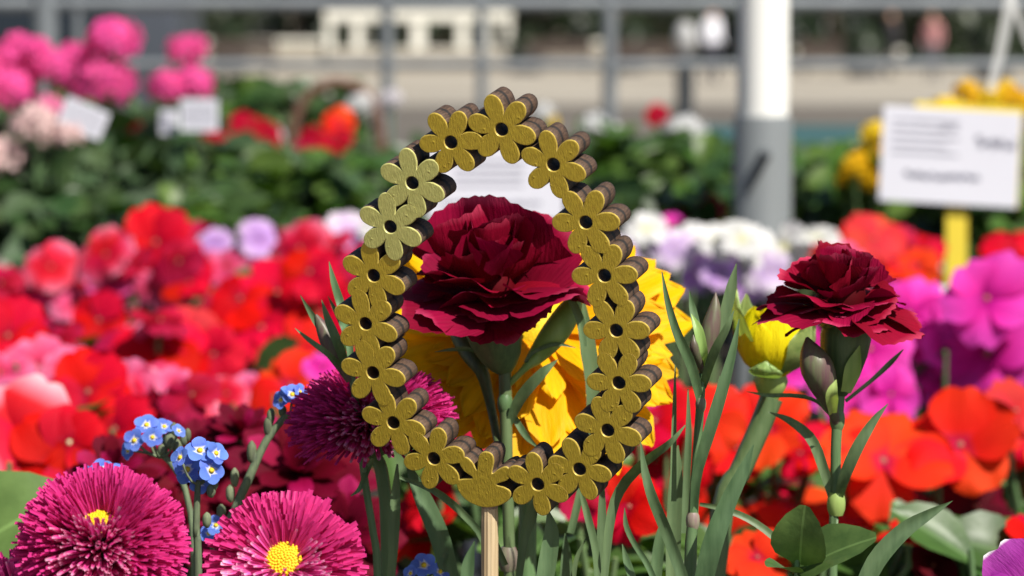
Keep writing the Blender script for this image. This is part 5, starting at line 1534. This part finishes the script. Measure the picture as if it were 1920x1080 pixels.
for i, (lab, nm, x, y, Z, rx, ry, mats) in enumerate(rows):
    bench_plant(lab, nm, nm.split('_')[0] if 'shrub' not in nm else 'shrub', x, y, Z, rx, ry, 150, 0.036 if 'geranium' in nm else 0.044, mats, 70 + i, 0.46 if 'geranium' in nm else 0.30, 0.6 if 'geranium' in nm else 1.0)

# ball-shaped flower heads on stalks
def floret5(mat):
    def make():
        mb = MB()
        for k in range(5):
            a = 2 * math.pi * k / 5
            ca, sa = math.cos(a), math.sin(a)
            pts = [(0.08, 0, 0), (0.45, -0.26, 0.10), (0.85, -0.30, 0.14), (1.0, 0.0, 0.10), (0.85, 0.30, 0.14), (0.45, 0.26, 0.10)]
            mb.add([Vector((x * ca - y * sa, x * sa + y * ca, z)) for x, y, z in pts], [(0, 1, 5), (1, 2, 4, 5), (2, 3, 4)])
        return mb.mesh('floret', mat, False)
    return cached(('floret5', mat.name), make)
def head_mat(c):
    key = 'floret_' + c
    return petal_mat(key, [(0, C_[c][-1][1]), (1, C_[c][-1][1])], trans=0.38, streak=0.12, val=0.3)
def ball_head(parent, x, y, Z, rpx, col, n, rr, flat=0.8):
    c = P(x, y, Z); R = rpx * K * Z
    root = WM[parent.name].translation
    mb = MB()
    v, f = tube_data([Vector((root.x, root.y, SOIL)).lerp(c, 0.35), c - WZ * R * 1.6, c], [0.0025, 0.002, R * 0.35], 7)
    hd = place('flower_head', mesh_of('flower_head', [q - c for q in v], f, MAT_STEM), parent, Matrix.Translation(c))
    me = floret5(head_mat(col))
    for i in range(n):
        ct = 1 - 1.55 * (i + .5) / n
        st = math.sqrt(max(0, 1 - ct * ct)); az = i * 2.39996
        d = Vector((st * math.cos(az), st * math.sin(az), ct * flat)) + Vector((rr.uniform(-.1, .1), rr.uniform(-.1, .1), rr.uniform(-.1, .1)))
        q = c + d * R * rr.uniform(0.72, 0.95)
        s = R * (2.1 / math.sqrt(n)) * rr.uniform(0.85, 1.2)
        place('floret', me, hd, Matrix.Translation(q) @ d.to_track_quat('Z', 'Y').to_matrix().to_4x4() @ Matrix.Rotation(rr.random() * 6, 4, 'Z') @ Matrix.Scale(s, 4))
def heads(label, name, cat, x, y, Z, lst, seed, n=26, grp='flowering plants at the back of the bench', leaves=10, lm=None):
    rr = random.Random(seed)
    root = P(x, y, Z); root.z = SOIL
    t = thing(name, label, cat, root, grp)
    for q in lst:
        ball_head(t, q[0], q[1], Z + rr.uniform(-.05, .05), q[2], q[3], q[4] if len(q) > 4 else n, rr)
    if leaves:
        scatter_leaves(t, x, y, Z + .03, 70, 40, leaves, 0.05, lm or [G1, G3], rr, 0.45, 0.08, 0.7)
    return t
heads('tall hot pink geranium with the highest round flower head', 'geranium_plant', 'geranium', 190, 260, 3.7, [(213, 78, 54, 'hotpink', 34), (140, 108, 34, 'hotpink'), (195, 155, 64, 'hotpink', 40), (128, 150, 34, 'hotpink')], 1)
heads('hot pink geranium at the left edge of the bench', 'geranium_plant', 'geranium', 50, 260, 3.35, [(35, 118, 62, 'hotpink', 40), (98, 128, 40, 'hotpink'), (15, 170, 48, 'hotpink'), (-40, 140, 50, 'hotpink'), (70, 95, 30, 'hotpink')], 2)
heads('hot pink geranium pair of heads left of the railing post', 'geranium_plant', 'geranium', 345, 260, 3.8, [(352, 97, 38, 'hotpink', 26), (360, 160, 44, 'hotpink', 28), (310, 165, 38, 'hotpink', 26)], 3)
heads('peach pink geranium with two pale blooms at the left edge', 'geranium_plant', 'geranium', 60, 330, 3.02, [(68, 238, 46, 'peach', 20), (5, 300, 44, 'peach', 18), (130, 252, 32, 'peach', 14), (90, 205, 30, 'pink', 14)], 4)
heads('small creamy flower ball beside the left label', 'daisy_plant', 'daisy', 210, 300, 3.7, [(208, 205, 30, 'white', 18), (112, 285, 26, 'yellow', 8)], 5, leaves=6)
def prim(label, x, y, Z, lst, seed):
    rr = random.Random(seed)
    root = P(x, y + 60, Z); root.z = SOIL
    t = thing('primrose_plant', label, 'primrose', root, 'flowering plants at the back of the bench')
    for i, (fx, fy, r_, col) in enumerate(lst):
        big_flower(t, fx, fy, Z + rr.uniform(-.04, .04), r_, col, rr.uniform(.2, .5), rr.uniform(-.3, .3), seed * 50 + i)
    scatter_leaves(t, x, y + 50, Z + .02, 80, 40, 10, 0.05, [G2, G1], rr, 0.32, 0.06)
prim('deep red primroses right of the white label', 450, 265, 3.7, [(470, 235, 40, 'primrose'), (480, 280, 44, 'primrose'), (440, 262, 36, 'primrose'), (395, 262, 36, 'primrose'), (500, 255, 30, 'primrose')], 1)
prim('deep red primroses with an orange bloom under the basket handle', 610, 260, 3.7, [(590, 262, 40, 'primrose'), (625, 270, 38, 'primrose'), (635, 228, 32, 'orange'), (570, 285, 30, 'crimson')], 2)
prim('single small red primrose between the two labels', 238, 238, 3.8, [(236, 236, 26, 'primrose'), (250, 245, 20, 'primrose')], 3)
prim('single red bloom right of the egg top', 1232, 230, 4.2, [(1232, 214, 24, 'primrose')], 4)
prim('dusky crimson blooms at the left foot of the canopy pole', 1310, 400, 3.0, [(1335, 392, 28, 'crimson'), (1285, 408, 26, 'crimson'), (1260, 425, 28, 'magenta')], 5)
prim('row of small dull pink blooms right of the canopy pole', 1560, 295, 4.3, [(1490, 292, 18, 'crimson'), (1530, 288, 18, 'rose'), (1570, 290, 18, 'rose'), (1610, 282, 18, 'crimson')], 6)
heads('round white hydrangea head right of the egg', 'hydrangea_plant', 'hydrangea', 1285, 300, 3.9, [(1284, 252, 44, 'white', 30)], 6, leaves=8, lm=[G2])
heads('salmon flower ball below the white hydrangea head', 'geranium_plant', 'geranium', 1240, 310, 3.9, [(1240, 284, 24, 'peach', 14)], 7, leaves=5)
heads('cream and white flower balls behind the right top of the egg', 'daisy_plant', 'daisy', 1080, 290, 4.3, [(1018, 212, 22, 'white', 14), (1030, 228, 18, 'yellow', 12), (1115, 235, 24, 'white', 10), (1150, 262, 30, 'white', 10)], 8, leaves=10, lm=[G2, G1])
heads('cream pompon flower on a tall stalk inside the basket handle', 'daisy_plant', 'daisy', 672, 290, 4.2, [(674, 196, 26, 'white', 24), (515, 256, 20, 'white', 14)], 9, leaves=6, lm=[G2])
heads('small white flower ball at the foot of the railing post', 'daisy_plant', 'daisy', 735, 290, 4.4, [(733, 186, 22, 'blush', 16)], 10, leaves=5)
heads('bright yellow chrysanthemum spilling left of the price card', 'chrysanthemum_plant', 'chrysanthemum', 1625, 350, 3.12, [(1640, 250, 26, 'yellow', 16), (1640, 285, 30, 'yellow', 16), (1605, 310, 28, 'amber', 16), (1600, 355, 26, 'yellow', 16), (1640, 335, 30, 'amber', 16), (1665, 300, 34, 'amber', 16), (1585, 335, 18, 'amber', 10)], 11, leaves=12, lm=[G2])
heads('golden chrysanthemum rising above the price card', 'chrysanthemum_plant', 'chrysanthemum', 1840, 300, 3.15, [(1750, 222, 24, 'yellow', 12), (1790, 212, 28, 'yellow', 14), (1812, 172, 24, 'amber', 14), (1860, 186, 30, 'yellow', 18), (1900, 190, 30, 'amber', 18), (1770, 205, 26, 'yellow', 14), (1940, 200, 30, 'yellow', 14), (1830, 200, 26, 'amber', 14), (1885, 168, 20, 'yellow', 12)], 12, leaves=12, lm=[G2])
# wicker basket handle
Zb = 4.25
q = P(630, 290, Zb)
t = thing('flower_basket', 'brown basket handle arching over dark leaves left of the egg', 'basket', Vector((q.x, q.y, 0.945)))
M_WICK = solid('brown_wicker', (0.17, 0.085, 0.055), 0.7, (0.09, 0.045, 0.03), 200, bumps=0.5)
pts = spline([tuple(P(*s, Zb)) for s in ((548, 330), (552, 235), (578, 180), (632, 155), (688, 178), (712, 235), (716, 330))], 30)
v, f = tube_data([Vector(s) for s in pts], 10 * K * Zb, 8)
place('handle', mesh_of('handle', rel(t, v), f, M_WICK), t, basem(t))
cx = P(632, 330, Zb)
v, f = tube_data([Vector((cx.x, cx.y, h)) for h in (0.948, 0.952, 0.99, 1.04, 1.045, 1.04, 0.99)], [0.04, 0.048, 0.056, 0.062, 0.064, 0.058, 0.05], 24, False)
place('basket_body', mesh_of('basket_body', rel(t, v), f, M_WICK), t, basem(t))

# ---------------------------------------------------------------- signs and labels
def scribble(rr, x0, y0, w, h, amp):
    """a run of handwriting-like strokes as thin strips in the card's plane (x right, y up)"""
    pts = []
    n = max(8, int(w / h * 7))
    if h > w * 3:                                               # an upright bar
        return [(x0, y0), (x0 + w, y0 - h * amp)]
    for i in range(n + 1):
        pts.append((x0 + w * i / n, y0 + h * amp * (0.5 * (i % 2) + rr.uniform(-.5, .5))))
    return pts
def strip_of(mb, pts, th, z, mi):
    v, f = [], []
    for i, (x, y) in enumerate(pts):
        a, b = pts[max(0, i - 1)], pts[min(len(pts) - 1, i + 1)]
        d = Vector((b[0] - a[0], b[1] - a[1])); d = d.normalized() if d.length > 1e-9 else Vector((1, 0))
        nx, ny = -d.y * th / 2, d.x * th / 2
        v += [Vector((x + nx, y + ny, z)), Vector((x - nx, y - ny, z))]
    f = [(2 * i, 2 * i + 1, 2 * i + 3, 2 * i + 2) for i in range(len(pts) - 1)]
    mb.add(v, f, mi)
def card(name, label, corners, Z, stake_px, stake_mat, lines, yaw=0.0, back=None, seed=0, group=None):
    """corners: bottom-left, bottom-right, top-right, top-left as the photograph shows them"""
    rr = random.Random(seed)
    bl, br_, tr, tl = [P(x, y, Z) for x, y in corners]
    c = (bl + br_ + tr + tl) / 4
    ex = ((br_ - bl) + (tr - tl)).normalized()
    ey = ((tl - bl) + (tr - br_)); ey = (ey - ex * ey.dot(ex)).normalized()
    ez = ex.cross(ey)
    W, H = ((br_ - bl).length + (tr - tl).length) / 2, ((tl - bl).length + (tr - br_).length) / 2
    M = Matrix(((ex.x, ey.x, ez.x, c.x), (ex.y, ey.y, ez.y, c.y), (ex.z, ey.z, ez.z, c.z), (0, 0, 0, 1)))
    root = Vector((c.x, c.y, SOIL))
    t = thing(name, label, 'sign', root, group)
    mb = MB(); mb.box((0, 0, 0), (W, H, 0.0012))
    cd = place('card', mb.mesh('card', MAT_CARD, False), t, M)
    wb = MB()
    for (u, vv, w, h, mi, amp) in lines:
        strip_of(wb, scribble(rr, (u - .5) * W, (.5 - vv) * H, w * W, h * H, amp), (0.0022 if mi == 0 else 0.0014), 0.0010, mi)
    if lines:
        place('writing', wb.mesh('writing', [MAT_INK, MAT_PRINT], False), t, M)
    if back:
        mb = MB(); mb.box((back[0] * W, back[1] * H, -0.0024), (W * back[2], H * back[3], 0.003))
        place('holder', mb.mesh('holder', stake_mat, False), t, M)
    x, w = stake_px
    s0 = P(x, (corners[0][1] + corners[2][1]) / 2, Z) - ez * 0.0045
    mb = MB(); mb.box((0, 0, (s0.z - SOIL) / 2 - 0.01), (w * K * Z, 0.003, s0.z - SOIL + 0.02))
    place('stake', mb.mesh('stake', stake_mat, False), t, Matrix.Translation(Vector((s0.x, s0.y, SOIL))))
    return t
M_YST = solid('yellow_plastic', (0.72, 0.56, 0.05), 0.45, (0.68, 0.52, 0.05), 20)
M_WST = solid('white_plastic', (0.75, 0.75, 0.78), 0.45)
lines = [(0.07, .06 + .085 * i, .40 + .08 * (i % 2), .03, 1, .7) for i in range(1, 6)] + [(0.42, .22, .12, .06, 1, .9), (0.68, .36, .28, .12, 0, .9), (0.18, .73, .54, .07, 0, .9)]
card('price_sign', 'white price card on a yellow stake at the right', [(1644, 374), (1904, 391), (1918, 211), (1661, 199)], 2.85, (1796, 40), M_YST, lines, back=(0.12, 0.03, 0.78, 1.06), seed=3)
card('price_sign', 'white price card behind the carnation, framed by the gold ring', [(797, 412), (1064, 412), (1052, 268), (806, 268)], 2.85, (930, 30), M_WST,
     [(0.2, .25 + .1 * i, .5, .03, 1, .6) for i in range(4)] + [(0.10, .80, .22, .06, 1, .9), (.55, .80, .28, .06, 1, .9)], seed=5)
M_GST = solid('green_wire', (0.05, 0.09, 0.04), 0.5)
STRIPES = [(0.10 + 0.085 * k, 0.12 + 0.02 * (k % 3), 0.012, 0.74, 1, 1.0) for k in range(10)]
LG = 'white plant labels among the geraniums'
card('plant_label', 'tilted white striped label between the left geraniums', [(108, 232), (186, 264), (206, 214), (126, 178)], 2.98, (150, 5), M_GST,
     STRIPES, seed=7, group=LG)
card('plant_label', 'upright white striped label under the pair of pink heads', [(338, 246), (408, 246), (410, 186), (340, 186)], 3.3, (372, 5), M_GST, STRIPES, seed=8, group=LG)
card('plant_label', 'small white label leaning beside the upright striped label', [(300, 252), (334, 252), (334, 206), (300, 206)], 3.32, (316, 5), M_GST, STRIPES[:6], seed=9, group=LG)
q = P(285, 300, 3.8); q.z = SOIL
# teal crate beyond the bench on the ground
Zt = 6.3
q = P(1480, 270, Zt)
t = thing('plastic_crate', 'teal plastic crate standing behind the leafy plants', 'crate', Vector((q.x, q.y, 0.70)))
M_TEAL = solid('teal_plastic', (0.055, 0.13, 0.14), 0.45, (0.045, 0.11, 0.12), 10)
hh = P(1480, 243, Zt).z - 0.70
mb = MB(); wid = 400 * K * Zt
for sy in (-1, 1):
    for k in range(4):
        mb.box((0, sy * 0.12, 0.03 + k * hh / 4 + hh / 12), (wid, 0.012, hh / 5))
for sx in (-1, -0.33, 0.33, 1):
    for sy in (-1, 1):
        mb.box((sx * (wid / 2 - 0.01), sy * 0.107, hh / 2 + 0.002), (0.02, 0.012, hh - 0.006))
mb.box((0, 0, 0.006), (wid - 0.002, 0.2, 0.011))
place('crate_wall', mb.mesh('crate_wall', M_TEAL, False), t)
t2 = thing('trestle_table', 'low grey trestle carrying the teal crate behind the bench', 'table', Vector((q.x, q.y, 0)))
mb = MB(); mb.box((0, 0, 0.685), (wid + 0.1, 0.34, 0.028))
place('table_top', mb.mesh('table_top', M_STEEL, False), t2)
for sx in (-1, 1):
    for sy in (-1, 1):
        mb = MB(); mb.box((sx * (wid / 2), sy * 0.13, 0.335), (0.03, 0.03, 0.67))
        place('leg', mb.mesh('leg', M_STEEL, False), t2)
# translucent cords hanging at the top right
m, nt, out = new_mat('clear_plastic_strap')
bs = node(nt, 'ShaderNodeBsdfPrincipled'); bs.inputs['Base Color'].default_value = (0.62, 0.62, 0.60, 1); bs.inputs['Roughness'].default_value = 0.3
tr_ = node(nt, 'ShaderNodeBsdfTransparent'); mx = node(nt, 'ShaderNodeMixShader'); mx.inputs[0].default_value = 0.62
nt.links.new(tr_.outputs[0], mx.inputs[1]); nt.links.new(bs.outputs[0], mx.inputs[2]); nt.links.new(mx.outputs[0], out.inputs[0])
q = P(1852, 178, 2.5)
t = thing('plastic_strap', 'clear plastic straps hanging down at the top right corner', 'strap', q)
blade(t, [(1905, -260, 2.5, 22), (1900, -60, 2.5, 24), (1884, 60, 2.5, 24), (1858, 172, 2.5, 20)], m, 'strap_band', fold=0.1)
blade(t, [(1880, -260, 2.52, 16), (1895, -30, 2.52, 18), (1918, 50, 2.52, 16), (1950, 130, 2.52, 14)], m, 'strap_band', fold=0.1)
print('OBJECTS', len(bpy.data.objects))
